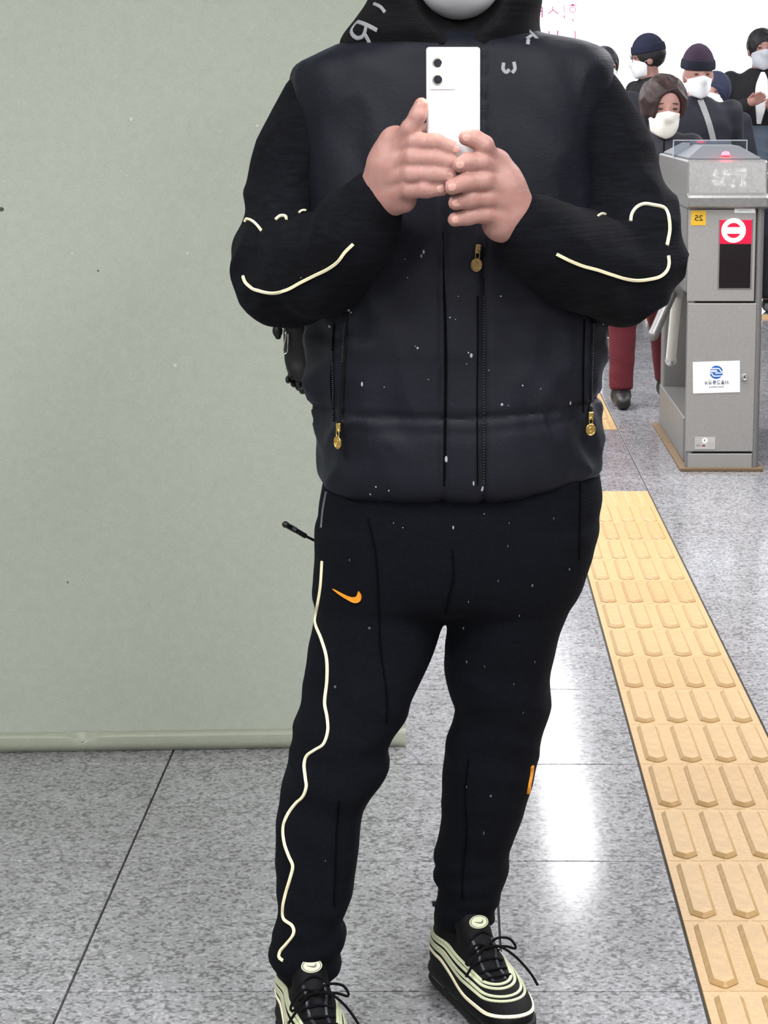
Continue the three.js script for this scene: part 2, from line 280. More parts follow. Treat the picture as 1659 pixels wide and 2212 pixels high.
// ceiling lamps: two fluorescent rows
function ceilingLamp(x, Z, w, label, l = 1.5) {
  const o = thing('ceiling_light', label, 'light', [x, CEIL, -Z], 'fluorescent lamps on the concourse ceiling');
  part('housing', rbox(w + .04, .05, l, .01, 0, -.027, 0), M.wall, o);
  const glow = new THREE.MeshStandardMaterial({ color: 0xffffff, emissive: 0xfdfdff, emissiveIntensity: LAMP_GLOW, roughness: .5 });
  part('diffuser', rbox(w, .012, l - .06, .004, 0, -.056, 0), glow, o);
  const a = new THREE.RectAreaLight(0xfcfbff, LAMP_LIGHT, w, l - .06); a.name = 'lamp_light'; a.position.set(0, -.066, 0); a.rotation.x = -Math.PI / 2; a.castShadow = true; o.add(a);
}
[[-1.5, -.8, .8], [1.5, -.8, .8], [-1.3, 1.5, .8], [1.3, 1.5, .8], [1.9, 5.3, .8], [.66, 7.1, .6], [2.6, 8.4, .8], [.66, 12.1, .16], [.66, 14.4, .16], [3.0, 12.1, .8], [3.3, 16.2, .8], [-1.4, 7.4, .8], [-1.2, 10.0, 1.4], [-1.4, 13.4, 1.2]].forEach(([x, z, w], i) =>
  ceilingLamp(x, z, w, ['first', 'second', 'third', 'fourth', 'fifth', 'sixth', 'seventh', 'eighth', 'ninth', 'tenth', 'eleventh', 'twelfth', 'thirteenth', 'fourteenth'][i] + ' fluorescent ceiling lamp of the concourse, outside the picture'));
{ // the lit advertising board at the end of the concourse
  const o = thing('lit_board', 'huge glowing white advertising board with mirrored red lettering behind the crowd', 'sign', [2.4, 0, -19.6]);
  part('cabinet', rbox(6.4, 2.8, .18, .02, 0, 1.42, -.1), M.steelDark, o);
  part('lit_face', box(6.3, 2.7, .02, 0, 1.43, 0), new THREE.MeshStandardMaterial({ color: 0xffffff, emissive: 0xf4f5ff, emissiveIntensity: SCREEN_GLOW, roughness: .6 }), o);
  const a = new THREE.RectAreaLight(0xeef0ff, SCREEN_LIGHT, 6.3, 2.7); a.name = 'board_light'; a.position.set(0, 1.43, .012); a.rotation.y = Math.PI; a.castShadow = true; o.add(a);
  const red = new THREE.MeshStandardMaterial({ color: 0xd05088, emissive: 0xb8467c, emissiveIntensity: .4, roughness: .7 });
  const Zs = 19.575, seg = (pts, w) => { const hs = pts.map(([u, v]) => ({ p: at(u, v, Zs), n: V(0, 0, 1) })); return shifted(ribbon(hs, w / 238, .002), [2.4, 0, -19.6]); };
  const circ = (u, v, r, w) => { const l = []; for (let i = 0; i <= 20; i++) l.push([u + r * Math.cos(i * Math.PI / 10), v + r * .8 * Math.sin(i * Math.PI / 10)]); return seg(l, w); };
  const letters = [
    [seg([[1171, 15], [1171, 38]], 2.5), seg([[1164, 24], [1170, 24]], 3)],
    [seg([[1194, 14], [1194, 22], [1184, 30]], 2), seg([[1194, 21], [1206, 30]], 2)],
    [seg([[1219, 10], [1219, 27]], 1.5), seg([[1229, 12], [1246, 12]], 1.6), seg([[1234, 10], [1240, 10]], 2.5), circ(1237, 21, 7, 1.4), seg([[1219, 33], [1219, 40]], 2), seg([[1219, 34], [1236, 34]], 1), seg([[1235, 41], [1239, 44], [1237, 47]], 2)],
    [circ(1170, 75, 5, 1.6)],
    [seg([[1186, 67], [1186, 77]], 2.5), seg([[1205, 66], [1204, 77]], 2.8), seg([[1194, 78], [1194, 86]], 3.5), seg([[1187, 87], [1201, 87]], 1.6)],
    [seg([[1239, 68], [1243, 68], [1243, 82], [1239, 82]], 2), seg([[1231, 84], [1231, 94]], 3.2), seg([[1226, 95], [1236, 95]], 2), seg([[1227, 84], [1233, 84]], 1.5)],
  ];
  for (const l of letters) for (const g of l) part('letter_stroke', g, red, o);
}

// ================================================================ the ticket gate
const jamo = {   // strokes in a unit box, y down
  s: [[[.5, 0], [.5, .3], [0, 1]], [[.5, .3], [1, 1]]], eo: [[[.8, 0], [.8, 1]], [[.2, .5], [.8, .5]]], a: [[[.2, 0], [.2, 1]], [[.2, .5], [.8, .5]]],
  u: [[[0, .3], [1, .3]], [[.5, .3], [.5, 1]]], o: [[[0, .7], [1, .7]], [[.5, 0], [.5, .7]]], yo: [[[0, .7], [1, .7]], [[.35, 0], [.35, .7]], [[.65, 0], [.65, .7]]],
  r: [[[0, 0], [1, 0], [1, .5], [0, .5], [0, 1], [1, 1]]], g: [[[0, 0], [1, 0], [1, 1]]], t: [[[1, 0], [0, 0], [0, 1], [1, 1]], [[0, .5], [1, .5]]], ng: [[...Array(13).keys()].map((i) => [.5 + .5 * Math.cos(i * Math.PI / 6), .5 + .5 * Math.sin(i * Math.PI / 6)])],
};
const syllables = [[['s', 0, 0, .55, 1], ['eo', .5, 0, .5, 1]], [['ng', .25, 0, .5, .32], ['u', 0, .36, 1, .3], ['r', .15, .68, .7, .32]], [['g', .1, 0, .8, .45], ['yo', 0, .5, 1, .6]],
  [['t', .15, 0, .7, .34], ['o', 0, .38, 1, .28], ['ng', .25, .64, .5, .36]], [['g', .15, 0, .7, .3], ['o', 0, .34, 1, .3], ['ng', .25, .64, .5, .36]], [['s', 0, 0, .6, 1], ['a', .55, 0, .5, 1]]];
function hangul(c, list, x, y, size, gap, lw) {
  c.lineWidth = lw; c.lineCap = 'round';
  list.forEach((sy, i) => { for (const [k, jx, jy, jw, jh] of sy) for (const st of jamo[k]) { c.beginPath(); st.forEach(([a, b], n) => { const px = x + i * (size + gap) + (jx + a * jw) * size, py = y + (jy + b * jh) * size; n ? c.lineTo(px, py) : c.moveTo(px, py); }); c.stroke(); } });
}
const signTexture = canvasTexture(768, 512, (c, w, h) => {
  c.fillStyle = '#eceef4'; c.fillRect(0, 0, w, h); c.translate(w, 0); c.scale(-1, 1);                        // seen in a mirror: printed reversed
  const x = 384, y = 178, R = 108; c.fillStyle = '#1d5fae'; c.beginPath(); c.arc(x, y, R, 0, 7); c.fill();
  c.strokeStyle = '#eceef4'; c.lineWidth = 17; c.lineCap = 'butt'; c.lineJoin = 'round';
  c.beginPath(); c.moveTo(x + 92, y - 62); c.lineTo(x - 18, y - 62); c.quadraticCurveTo(x - 62, y - 62, x - 70, y - 16); c.lineTo(x - R - 8, y - 8); c.stroke();
  c.beginPath(); c.moveTo(x + R + 6, y - 14); c.lineTo(x - 20, y - 14); c.stroke(); c.lineWidth = 13; c.beginPath(); c.moveTo(x + 98, y - 34); c.lineTo(x - 6, y - 34); c.stroke();
  c.lineWidth = 17; c.beginPath(); c.moveTo(x - 92, y + 62); c.lineTo(x + 18, y + 62); c.quadraticCurveTo(x + 62, y + 62, x + 70, y + 16); c.lineTo(x + R + 8, y + 8); c.stroke();
  c.beginPath(); c.moveTo(x - R - 6, y + 14); c.lineTo(x + 20, y + 14); c.stroke();
  c.strokeStyle = '#3c3f46'; hangul(c, syllables, 186, 318, 56, 12, 8);
  c.fillStyle = '#55585e'; c.font = 'bold 42px sans-serif'; c.textAlign = 'center'; c.fillText('Seoul Metro', 384, 430);
});
const plateTexture = canvasTexture(256, 256, (c, w, h) => { c.fillStyle = '#d9ab22'; c.fillRect(0, 0, w, h); c.translate(w, 0); c.scale(-1, 1); c.fillStyle = '#2a2413'; c.font = 'bold 138px sans-serif'; c.textAlign = 'center'; c.fillText('25', 122, 178); });
const stripTexture = canvasTexture(256, 64, (c, w, h) => { c.fillStyle = '#e4e5e6'; c.fillRect(0, 0, w, h); c.translate(w, 0); c.scale(-1, 1); c.fillStyle = '#8b8d90'; c.font = '26px sans-serif'; c.textAlign = 'center'; c.fillText('(1-8-25 AGM)', 126, 42); });
const stickerTexture = canvasTexture(256, 160, (c, w, h) => { c.fillStyle = '#b9b7b2'; c.fillRect(0, 0, w, h); c.fillStyle = '#a6a39d'; for (let i = 0; i < 5; i++) { c.fillRect(8, 14 + i * 28, 70, 10); c.fillRect(150, 70 + i * 16, 96, 7); } c.fillStyle = '#8a8884'; c.fillRect(14, 98, 60, 22); c.fillStyle = '#7a2d2a'; c.fillRect(90, 104, 42, 22); c.fillStyle = '#eeeeec'; c.beginPath(); c.arc(124, 44, 36, 0, 7); c.fill(); c.fillStyle = '#777'; c.fillRect(114, 30, 16, 28); });
function ticketGate(first) {
  const ZF = 8.17, base = [1.007, 0, -ZF];
  const o = thing('ticket_gate', first ? 'steel ticket gate with number 25 plate and glowing red no-entry symbol' : 'neighbouring steel ticket gate at the right edge, only its arm tip in view', 'turnstile', base, 'ticket gates');
  const P = (u, v, Z = ZF) => { const p = at(u, v, Z); return [p[0] - base[0], p[1], p[2] - base[2]]; };
  const ly = (v) => P(1550, v)[1], lx = (u, v) => P(u, v)[0];
  const put = (name, u0, v0, u1, v1, d, r, m, z = 0) => { const a = P(u0, v0), b = P(u1, v1); return part(name, rbox(Math.abs(b[0] - a[0]), Math.abs(a[1] - b[1]), d, r, (a[0] + b[0]) / 2, (a[1] + b[1]) / 2, z), m, o); };
  const L = -.139, R = .139, top = ly(448), open1 = ly(640), open0 = ly(912);
  part('base_plate', merge([rbox(.318, .014, 1.2, .004, 0, .007, -.585)]), M.rust, o);
  // body: front post block, back post, upper housing, lower plinth, with an open bay between
  part('front_column', rbox(.262, top - .014, .12, .006, 0, (top + .014) / 2, -.072), M.steelDark, o);
  part('back_column', rbox(.262, top - .014, .1, .01, 0, (top + .014) / 2, -1.11), M.steel, o);
  part('upper_housing', rbox(.274, top - open1, 1.02, .012, 0, (top + open1) / 2, -.64), M.steel, o);
  part('plinth', rbox(.27, open0 - .014, 1.02, .006, 0, (open0 + .014) / 2, -.64), M.steel, o);
  part('bay_panel', box(.06, open1 - open0 + .02, .96, .03, (open1 + open0) / 2, -.62), M.steelPanel, o);
  part('corner_post', new THREE.CylinderGeometry(.016, .016, top - .014, 20).translate(L + .014, (top + .014) / 2, -.014), M.steel, o);
  part('corner_post', new THREE.CylinderGeometry(.016, .016, top - .014, 20).translate(R - .014, (top + .014) / 2, -.014), M.steel, o);
  part('backing', rbox(.25, top - .02, .02, .002, 0, (top + .02) / 2, -.014), M.gap, o);
  put('upper_panel', 1488, 452, 1628.5, 650.5, .016, .003, M.steelPanel, -.002);
  put('door', 1487, 655, 1626, 975, .016, .003, M.steelPanel, -.002);
  put('kick_panel', 1485.5, 979.5, 1623.5, 1018, .016, .003, M.steelPanel, -.002);
  // top hood: lip and sloping front
  const yl = ly(447), yl2 = ly(426), yt = ly(350);
  const sh = new THREE.Shape(); [[.012, yl], [.022, yl + .006], [.022, yl2 - .004], [.017, yl2 + .002], [-.010, yl2 + .012], [-.03, yt - .005], [-.036, yt], [-1.17, yt], [-1.17, yl]].forEach(([a, b], i) => (i ? sh.lineTo(a, b) : sh.moveTo(a, b)));
  const hood = new THREE.ExtrudeGeometry(sh, { depth: .286, bevelEnabled: true, bevelThickness: .008, bevelSize: .006, bevelSegments: 2 }); hood.rotateY(-Math.PI / 2); hood.translate(.143, 0, 0);
  part('top_hood', hood, M.steel, o);
  { // scuffed patch left by a sticker on the hood face
    const t = canvasTexture(256, 128, (c, w, h) => { c.clearRect(0, 0, w, h); for (let i = 0; i < 150; i++) { const x = 24 + rnd() * 210, y = 14 + rnd() * 96, r = 6 + rnd() * 14; if (x > 104 && x < 212 && y > 44 && y < 100 && rnd() < .85) continue; const q = c.createRadialGradient(x, y, 0, x, y, r), k = .1 + .2 * rnd(); q.addColorStop(0, 'rgba(232,232,230,' + k + ')'); q.addColorStop(1, 'rgba(232,232,230,0)'); c.fillStyle = q; c.fillRect(x - r, y - r, 2 * r, 2 * r); } c.fillStyle = 'rgba(240,240,238,.55)'; c.fillRect(206, 44, 3, 60); c.fillRect(110, 42, 98, 1.5); });
    const a = new THREE.MeshStandardMaterial({ map: t, transparent: true, roughness: .8 }), g = new THREE.PlaneGeometry(.15, .085), s0 = yl2 + .012, s1 = yt - .005, k = Math.atan2(.018, s1 - s0);
    g.rotateX(-k); g.translate(.005, (s0 + s1) / 2, -.0155 + .0032); part('glue_residue', g, a, o);
  }
  // lid: low truncated pyramid with the red lamp dome
  const lid = new THREE.CylinderGeometry(1, 1, 1, 4, 1); const lp = lid.attributes.position, y0 = yt + .002, y1 = ly(341), y2 = ly(317);
  const frustum = (w0, w1, za0, zb0, za1, zb1, ya, yb) => { const q = [[-w0, ya, za0], [w0, ya, za0], [w0, ya, zb0], [-w0, ya, zb0], [-w1, yb, za1], [w1, yb, za1], [w1, yb, zb1], [-w1, yb, zb1]], f = [[0, 1, 5, 4], [1, 2, 6, 5], [2, 3, 7, 6], [3, 0, 4, 7], [4, 5, 6, 7], [3, 2, 1, 0]], pos = []; for (const [a, b, c, d] of f) for (const i of [a, b, c, a, c, d]) pos.push(...q[i]); const g = new THREE.BufferGeometry(); g.setAttribute('position', new THREE.Float32BufferAttribute(pos, 3)); g.setAttribute('uv', new THREE.Float32BufferAttribute(new Float32Array(pos.length / 3 * 2), 2)); g.computeVertexNormals(); return g; };
  part('lid', merge([rbox(.272, y1 - y0 + .001, 1.0, .004, -.006, (y0 + y1) / 2, -.57), frustum(.134, .07, -.075, -1.06, -.2, -.95, y1, y2).translate(-.006, 0, 0)]), std(0x62666b, .5, { metalness: .2 }), o);
  const redGlow = new THREE.MeshStandardMaterial({ color: 0xff5060, emissive: 0xff5a66, emissiveIntensity: 3, roughness: .3 });
  const dome = new THREE.SphereGeometry(.017, 20, 10, 0, Math.PI * 2, 0, Math.PI / 2); dome.translate(.0, y1 + .006, -.088); part('indicator_lamp', dome, redGlow, o);
  const dl = new THREE.PointLight(0xff2040, .02); dl.name = 'indicator_light'; dl.position.set(0, y1 + .03, -.05); dl.castShadow = true; o.add(dl);
  // clear guard at the back of the lid
  const glass = new THREE.MeshPhysicalMaterial({ color: 0xdfe4e8, transmission: 1, thickness: 0, roughness: .08, ior: 1.45 });
  const gy0 = yt + .004, gy1 = P(1500, 303, ZF + .5)[1];
  part('guard_pane', box(.29, gy1 - gy0, .004, -.012, (gy0 + gy1) / 2, -.5), glass, o);
  part('guard_edge', merge([box(.004, gy1 - gy0, .006, -.157, (gy0 + gy1) / 2, -.5), box(.004, gy1 - gy0, .006, .133, (gy0 + gy1) / 2, -.5), box(.294, .004, .006, -.012, gy1, -.5)]), std(0x9aa0a6, .3), o);
  part('screen_panel', rbox(.165, .05, .02, .004, -.005, gy1 - .03, -.55), std(0x5b5f6a, .4), o);
  // status window: dark glass, its upper half lit red with a white no-entry mark
  const w0 = P(1554, 474), w1 = P(1621, 624), wm = P(1554, 527.5)[1], cx = (w0[0] + w1[0]) / 2, ww = w1[0] - w0[0];
  part('window_bezel', rbox(ww + .008, w0[1] - w1[1] + .008, .008, .004, cx, (w0[1] + w1[1]) / 2, .0035), M.steel, o);
  part('status_window', rbox(ww, w0[1] - w1[1], .012, .0055, cx, (w0[1] + w1[1]) / 2, .0025), phy(0x140a10, .12), o);
  const redLit = new THREE.MeshStandardMaterial({ color: 0xb00430, emissive: 0xd80440, emissiveIntensity: .5, roughness: .3 });
  part('red_display', rbox(ww - .003, w0[1] - wm - .002, .004, .0018, cx, (w0[1] + wm) / 2, .0078), redLit, o);
  const c = P(1584, 497.5), r = .0455, white = new THREE.MeshStandardMaterial({ color: 0xfff4dc, emissive: 0xfff0d0, emissiveIntensity: 1.3, roughness: .4 });
  const ring = new THREE.Shape(); ring.absarc(0, 0, r, 0, Math.PI * 2); const seg = (s) => { const h = new THREE.Path(), a0 = Math.asin(.0115 / .0275); h.absarc(0, 0, .0285, s > 0 ? a0 : Math.PI + a0, s > 0 ? Math.PI - a0 : Math.PI * 2 - a0); h.closePath(); return h; };
  ring.holes.push(seg(1), seg(-1)); const rg = new THREE.ExtrudeGeometry(ring, { depth: .0012, bevelEnabled: false, curveSegments: 40 }); rg.translate(c[0], c[1], .0098); part('no_entry_symbol', rg, white, o);
  const rl = new THREE.RectAreaLight(0xff2050, .45, ww, w0[1] - wm); rl.name = 'display_light'; rl.position.set(cx, (w0[1] + wm) / 2, .014); rl.rotation.y = Math.PI; rl.castShadow = true; o.add(rl);
  const sheet = (name, u0, v0, u1, v1, tex, z, rough = .7, rot = 0) => { const a = P(u0, v0), b = P(u1, v1), g = new THREE.BoxGeometry(b[0] - a[0], a[1] - b[1], .0012), m = part(name, g, [M.mask, M.mask, M.mask, M.mask, std(0xffffff, rough, { map: tex }), M.mask], o); m.position.set((a[0] + b[0]) / 2, (a[1] + b[1]) / 2, z); m.rotation.z = rot; return m; };
  if (first) {
    sheet('number_plate', 1492.5, 455, 1524, 486.5, plateTexture, .0072, .5);
    sheet('notice_strip', 1586, 448.5, 1630.5, 460, stripTexture, .0075, .5);
    sheet('operator_sign', 1497, 780, 1597, 848, signTexture, .0072, .7, .03);
    sheet('inspection_sticker', 1501, 943.5, 1544, 969.5, stickerTexture, .0072, .7);
  }
  const lk = P(1607.5, 813.5); part('lock', merge([new THREE.CylinderGeometry(.011, .0125, .012, 20).rotateX(Math.PI / 2).translate(lk[0], lk[1], .010), new THREE.TorusGeometry(.010, .0025, 8, 20).translate(lk[0], lk[1], .016)]), M.chrome, o);
  part('keyhole', rbox(.004, .009, .002, .0009, lk[0], lk[1], .0165), M.black, o);
  // tripod: hub and three arms
  const H = P(1466, 600, 8.62), arm = (end, m, r, name) => { const a = V(...H), b = V(...end), d = b.clone().sub(a), g = new THREE.CylinderGeometry(r, r, d.length(), 22); g.applyQuaternion(new THREE.Quaternion().setFromUnitVectors(V(0, 1, 0), d.clone().normalize())); g.translate((a.x + b.x) / 2, (a.y + b.y) / 2, (a.z + b.z) / 2); const k = part(name, g, m, o); return [k, b, d.normalize()]; };
  part('hub', merge([new THREE.CylinderGeometry(.07, .085, .05, 28).rotateZ(Math.PI / 2).translate(L - .004, H[1], H[2]), sphere(.05, .06, .06, L - .028, H[1], H[2], 20)]), M.steel, o);
  const cap = (p, d, r, m, parent) => { const g = sphere(r * 1.04, r * 1.04, r * 1.04, 0, 0, 0, 18); g.scale(1, 1, 1); g.translate(p.x, p.y, p.z); part('end_cap', g, m, parent); };
  let q = arm(P(1411, 724, 8.5), M.steel, .0215, 'arm'); cap(q[1], q[2], .0215, M.steel, q[0]);
  q = arm(P(1449, 778, 8.85), std(0xe6e3da, .5), .021, 'sleeved_arm'); cap(q[1], q[2], .024, M.chrome, q[0]);
  q = arm([L - .41, H[1] + .03, H[2] + .02], M.steel, .0215, 'arm'); cap(q[1], q[2], .0215, M.steel, q[0]);
  if (!first) o.position.x += .86;
  return o;
}
ticketGate(true); ticketGate(false);
{ const p = at(1645, 377, 8.6), o = thing('hand_rail', 'polished steel rail joining the ticket gates at the right edge', 'rail', [1.16, p[1], -8.6]);
  part('bar', new THREE.CylinderGeometry(.022, .022, .54, 20).rotateZ(Math.PI / 2).translate(.275, 0, 0), M.chrome, o); part('flange', new THREE.CylinderGeometry(.034, .034, .008, 20).rotateZ(Math.PI / 2).translate(.0, 0, 0), M.steel, o); part('flange', new THREE.CylinderGeometry(.034, .034, .008, 20).rotateZ(Math.PI / 2).translate(.545, 0, 0), M.steel, o); }

// ================================================================ the man with the phone
{
  const B = [0, 0, -3.15], Zb = 3.2;
  const man = thing('person', 'man in black padded vest, tracksuit and striped sneakers photographing himself with a phone', 'person', B);
  const rows = (list, Z, dz) => list.map((r) => { const [v, l, rr, rz] = r, z = r[4] ?? Z, a = at(l, v, z), b = at(rr, v, z); return [a[1], a[0], b[0], -z + (dz || 0), rz]; });
  const add = (name, geo, m, parent = man) => part(name, shifted(geo, B), m, parent);
  const yAt = (v, Z) => at(CX, v, Z)[1];

  // ---- trousers
  const hips = column(rows([[990, 705, 1292, .135], [1060, 694, 1300, .14], [1100, 690, 1294, .145], [1150, 689, 1281, .148], [1200, 692, 1268, .148], [1250, 690, 1250, .14], [1290, 700, 1225, .12], [1318, 760, 1160, .07]], Zb), 2.3, .03);
  const legL = column(rows([[1150, 700, 955, .11, 3.2], [1250, 690, 962, .115, 3.2], [1300, 684, 962, .112, 3.19], [1350, 675, 952, .108, 3.18], [1400, 668, 938, .104, 3.17], [1450, 664, 918, .1, 3.155], [1500, 655, 895, .096, 3.14], [1550, 641, 872, .093, 3.13], [1590, 636, 843, .09, 3.12], [1620, 630, 833, .089, 3.115], [1650, 622, 837, .09, 3.11], [1685, 614, 823, .087, 3.105], [1720, 607, 801, .083, 3.1], [1760, 600, 783, .081, 3.095], [1830, 596, 772, .079, 3.085], [1900, 600, 762, .077, 3.075], [1950, 604, 750, .073, 3.07], [1984, 603, 735, .068, 3.065], [2006, 596, 743, .068, 3.065], [2040, 588, 741, .068, 3.06], [2062, 588, 731, .066, 3.06], [2085, 601, 733, .06, 3.06], [2098, 612, 728, .049, 3.06], [2108, 628, 716, .040, 3.06]], 3.1), 2.2, .008);
  const legR = column(rows([[1150, 975, 1275, .12, 3.2], [1250, 962, 1250, .118, 3.2], [1300, 961, 1234, .115, 3.2], [1350, 969, 1215, .11, 3.2], [1400, 962, 1201, .105, 3.205], [1450, 963, 1191, .1, 3.21], [1500, 975, 1188, .096, 3.215], [1530, 984, 1184, .093, 3.215], [1560, 979, 1178, .091, 3.22], [1600, 966, 1166, .09, 3.22], [1640, 961, 1159, .089, 3.22], [1700, 956, 1146, .085, 3.22], [1780, 954, 1122, .08, 3.225], [1826, 946, 1103, .074, 3.23], [1850, 941, 1097, .073, 3.23], [1872, 947, 1097, .068, 3.23], [1893, 939, 1091, .068, 3.23], [1912, 947, 1083, .063, 3.23], [1940, 951, 1075, .06, 3.23], [1962, 945, 1068, .056, 3.23], [1982, 952, 1064, .047, 3.23], [1995, 962, 1054, .040, 3.23]], 3.2), 2.2, .008);
  const foldT = (x, y, z) => {
    const k = sstep(.62, .5, y) * sstep(.28, .42, y), a = sstep(.3, .12, y), side = x < 0 ? 3.1 : 8.7;
    const n1 = ns(x * 7 + side, y * 17 + x * 5, z * 7), n2 = ns(x * 5, y * 30 + x * 6 + side, z * 5), n3 = ns(x * 6 + 2 * y + side, y * 4, z * 6);
    return .0030 * n3 + (1 - Math.abs(n1) * 2) * .0035 * (.35 + k) + (1 - Math.abs(n2) * 2) * .005 * a;
  };
  const trousersF = (x, y, z) => smin(hips(x, y, z), smin(legL(x, y, z), legR(x, y, z), .006), .03) - foldT(x, y, z);
  const tr = add('trousers', meshSDF(trousersF, [-.34, .04, -3.42], [.34, 1.0, -2.92], .0055), M.fleece);
  const onT = (pts, n, w, h, m, name, lift) => add(name, strokeOn(trousersF, pts, n, w, h, 2.8, 3.5, lift), m, tr);
  onT([[697, 1212], [693, 1270], [685, 1320], [682, 1345], [695, 1380], [706, 1420], [707, 1470], [702, 1520], [707, 1550], [708, 1580], [698, 1608], [680, 1620], [664, 1632], [658, 1650], [660, 1680], [662, 1700], [655, 1720], [640, 1735], [622, 1760], [613, 1785], [615, 1820], [625, 1850], [633, 1870], [628, 1895], [618, 1930], [612, 1960], [614, 1985], [632, 2000], [635, 2015], [618, 2040], [606, 2055], [604, 2068], [612, 2075]], 220, .0046, .0016, M.cream, 'reflective_piping', .0012);
  { // thigh logo: a tapering tick, filled between its two outlines
    const up = smoothPx([[720, 1272], [735, 1280], [752, 1288], [764, 1290], [771, 1287], [775, 1277]], 24), dn = smoothPx([[720, 1272], [735, 1284], [752, 1295], [768, 1302], [778, 1299], [781, 1288], [775, 1277]], 24), P = [], I = [], U = [];
    for (let i = 0; i <= 24; i++) for (const q of [up[i], dn[i]]) for (const e of [.0028, -.002]) { const k = onto(trousersF, q[0], q[1], 2.8, 3.5), p = V(...k.p).addScaledVector(k.n, e); P.push(p.x, p.y, p.z); U.push(p.x, p.y); }
    for (let i = 0; i < 24; i++) { const a = i * 4, b = a + 4; I.push(a, a + 2, b, a + 2, b + 2, b, a, b, a + 1, b, b + 1, a + 1, a + 2, a + 3, b + 2, a + 3, b + 3, b + 2); }
    const g = new THREE.BufferGeometry(); g.setAttribute('position', new THREE.Float32BufferAttribute(P, 3)); g.setAttribute('uv', new THREE.Float32BufferAttribute(U, 2)); g.setIndex(I); const f = g.toNonIndexed(); f.computeVertexNormals();
    add('logo', f, new THREE.MeshStandardMaterial({ color: 0xe8961c, roughness: .55, side: THREE.DoubleSide }), tr);
  }
  onT([[1149, 1655], [1147, 1675], [1143, 1695], [1141, 1712]], 14, .007, .002, M.orange, 'calf_logo', .001);
  // sewn seams, front pockets, fly
  onT([[795, 1120], [812, 1200], [818, 1300], [822, 1400], [835, 1500], [835, 1560]], 50, .003, .0010, M.seam, 'seam');
  onT([[733, 1730], [727, 1800], [724, 1880], [722, 1960]], 30, .003, .0010, M.seam, 'seam');
  onT([[1253, 1040], [1252, 1120], [1251, 1210]], 24, .003, .0012, M.seam, 'seam');
  onT([[977, 1190], [980, 1240], [970, 1290], [962, 1325]], 24, .003, .0012, M.seam, 'seam');
  onT([[1012, 1640], [1005, 1720], [1008, 1800], [1000, 1880], [998, 1940]], 30, .003, .0010, M.seam, 'seam');
  onT([[705, 1062], [698, 1100], [694, 1140]], 16, .002, .0014, std(0x6b6d72, .6), 'drawcord');
  { const a = at(684, 1170, 3.2), b = at(660, 1158, 3.19), c = at(640, 1146, 3.18), d = at(617, 1133, 3.17);
    add('zip_pull', merge([tube([a, b], .0022, 8, 7), tube([b, c], .004, 8, 8), tube([c, [(c[0] + d[0]) / 2, (c[1] + d[1]) / 2 - .001, c[2]], d], .0046, 12, 8), sphere(.0055, .0052, .005, ...d, 10)]), M.black, tr); }

  // ---- padded vest
  const vestRows = rows([[72, 800, 1150, .10], [90, 745, 1180, .118], [106, 708, 1228, .125], [122, 672, 1268, .128], [140, 644, 1300, .13], [166, 632, 1318, .134], [210, 634, 1318, .14], [300, 650, 1304, .15], [400, 655, 1300, .158], [500, 658, 1302, .164], [600, 660, 1306, .168], [690, 660, 1308, .170], [735, 657, 1310, .171], [760, 661, 1309, .170], [830, 665, 1305, .169], [880, 674, 1297, .168], [903, 679, 1291, .1665], [915, 677, 1293, .168], [960, 683, 1295, .168], [1010, 688, 1297, .166], [1040, 697, 1294, .158], [1056, 712, 1285, .150]], Zb);
  const vestCol = column(vestRows, 2.35, .02), ySeam = yAt(905, 3.03), ySeam2 = yAt(735, 3.03);
  const g2 = (x, s) => Math.exp(-x * x / (s * s));
  const vestF = (x, y, z) => {
    const tilt = Math.max(0, x - .02) * .20, front = sstep(-3.2, -3.1, z);
    let d = vestCol(x, y - tilt * .6, z);
    d += .005 * g2(y - ySeam - tilt * .3, .005) + .005 * g2(y - ySeam2, .008) * sstep(-.1, -.17, x) + .006 * front * (g2(x + .022, .004) + g2(x - .036, .004));
    const n1 = ns(x * 9, y * 8, z * 9), n2 = ns(x * 16 + 4, y * 11 + x * 9, z * 14), near = g2(y - ySeam, .05) + g2(y - ySeam2, .04);
    return d - .005 * n1 - (.45 - 2 * Math.abs(n2)) * (.003 + .007 * near) * sstep(.02, .16, Math.abs(x)) - .007 * (.5 - 2 * Math.abs(ns(x * 8 + y * 6, y * 13 - x * 5 + 3, z * 8))) * sstep(.11, .2, Math.abs(x)) * sstep(1.12, 1.0, y);
  };
  // armholes are cut a little so that the sleeve comes out of them
  const vest = add('padded_vest', meshSDF(vestF, [-.31, .74, -3.42], [.31, 1.53, -2.98], .0055), M.nylon);
  const onV = (pts, n, w, h, m, name, parent = vest, lift) => add(name, strokeOn(vestF, pts, n, w, h, 2.7, 3.4, lift), m, parent);
  onV([[957, 500], [959, 600], [962, 700], [963, 800], [962, 900], [961, 1000], [960, 1050]], 60, .0045, .0012, M.seam, 'front_flap_edge');
  onV([[1044, 600], [1046, 700], [1046, 800], [1045, 900], [1046, 1000], [1046, 1048]], 60, .007, .0012, M.zip, 'front_zip');
  onV([[1032, 640], [1032, 760], [1031, 880], [1032, 1048]], 60, .0022, .0010, M.seam, 'stitching');
  onV([[747, 680], [745, 740], [741, 820], [738, 915]], 40, .008, .0016, M.zip, 'pocket_zip');
  onV([[722, 700], [719, 760], [716, 830], [722, 910]], 40, .0022, .0014, M.seam, 'stitching');
  onV([[1281, 690], [1280, 760], [1278, 830], [1275, 890]], 40, .007, .0016, M.zip, 'pocket_zip');
  onV([[1262, 690], [1260, 780], [1260, 890]], 30, .002, .0012, M.seam, 'stitching');
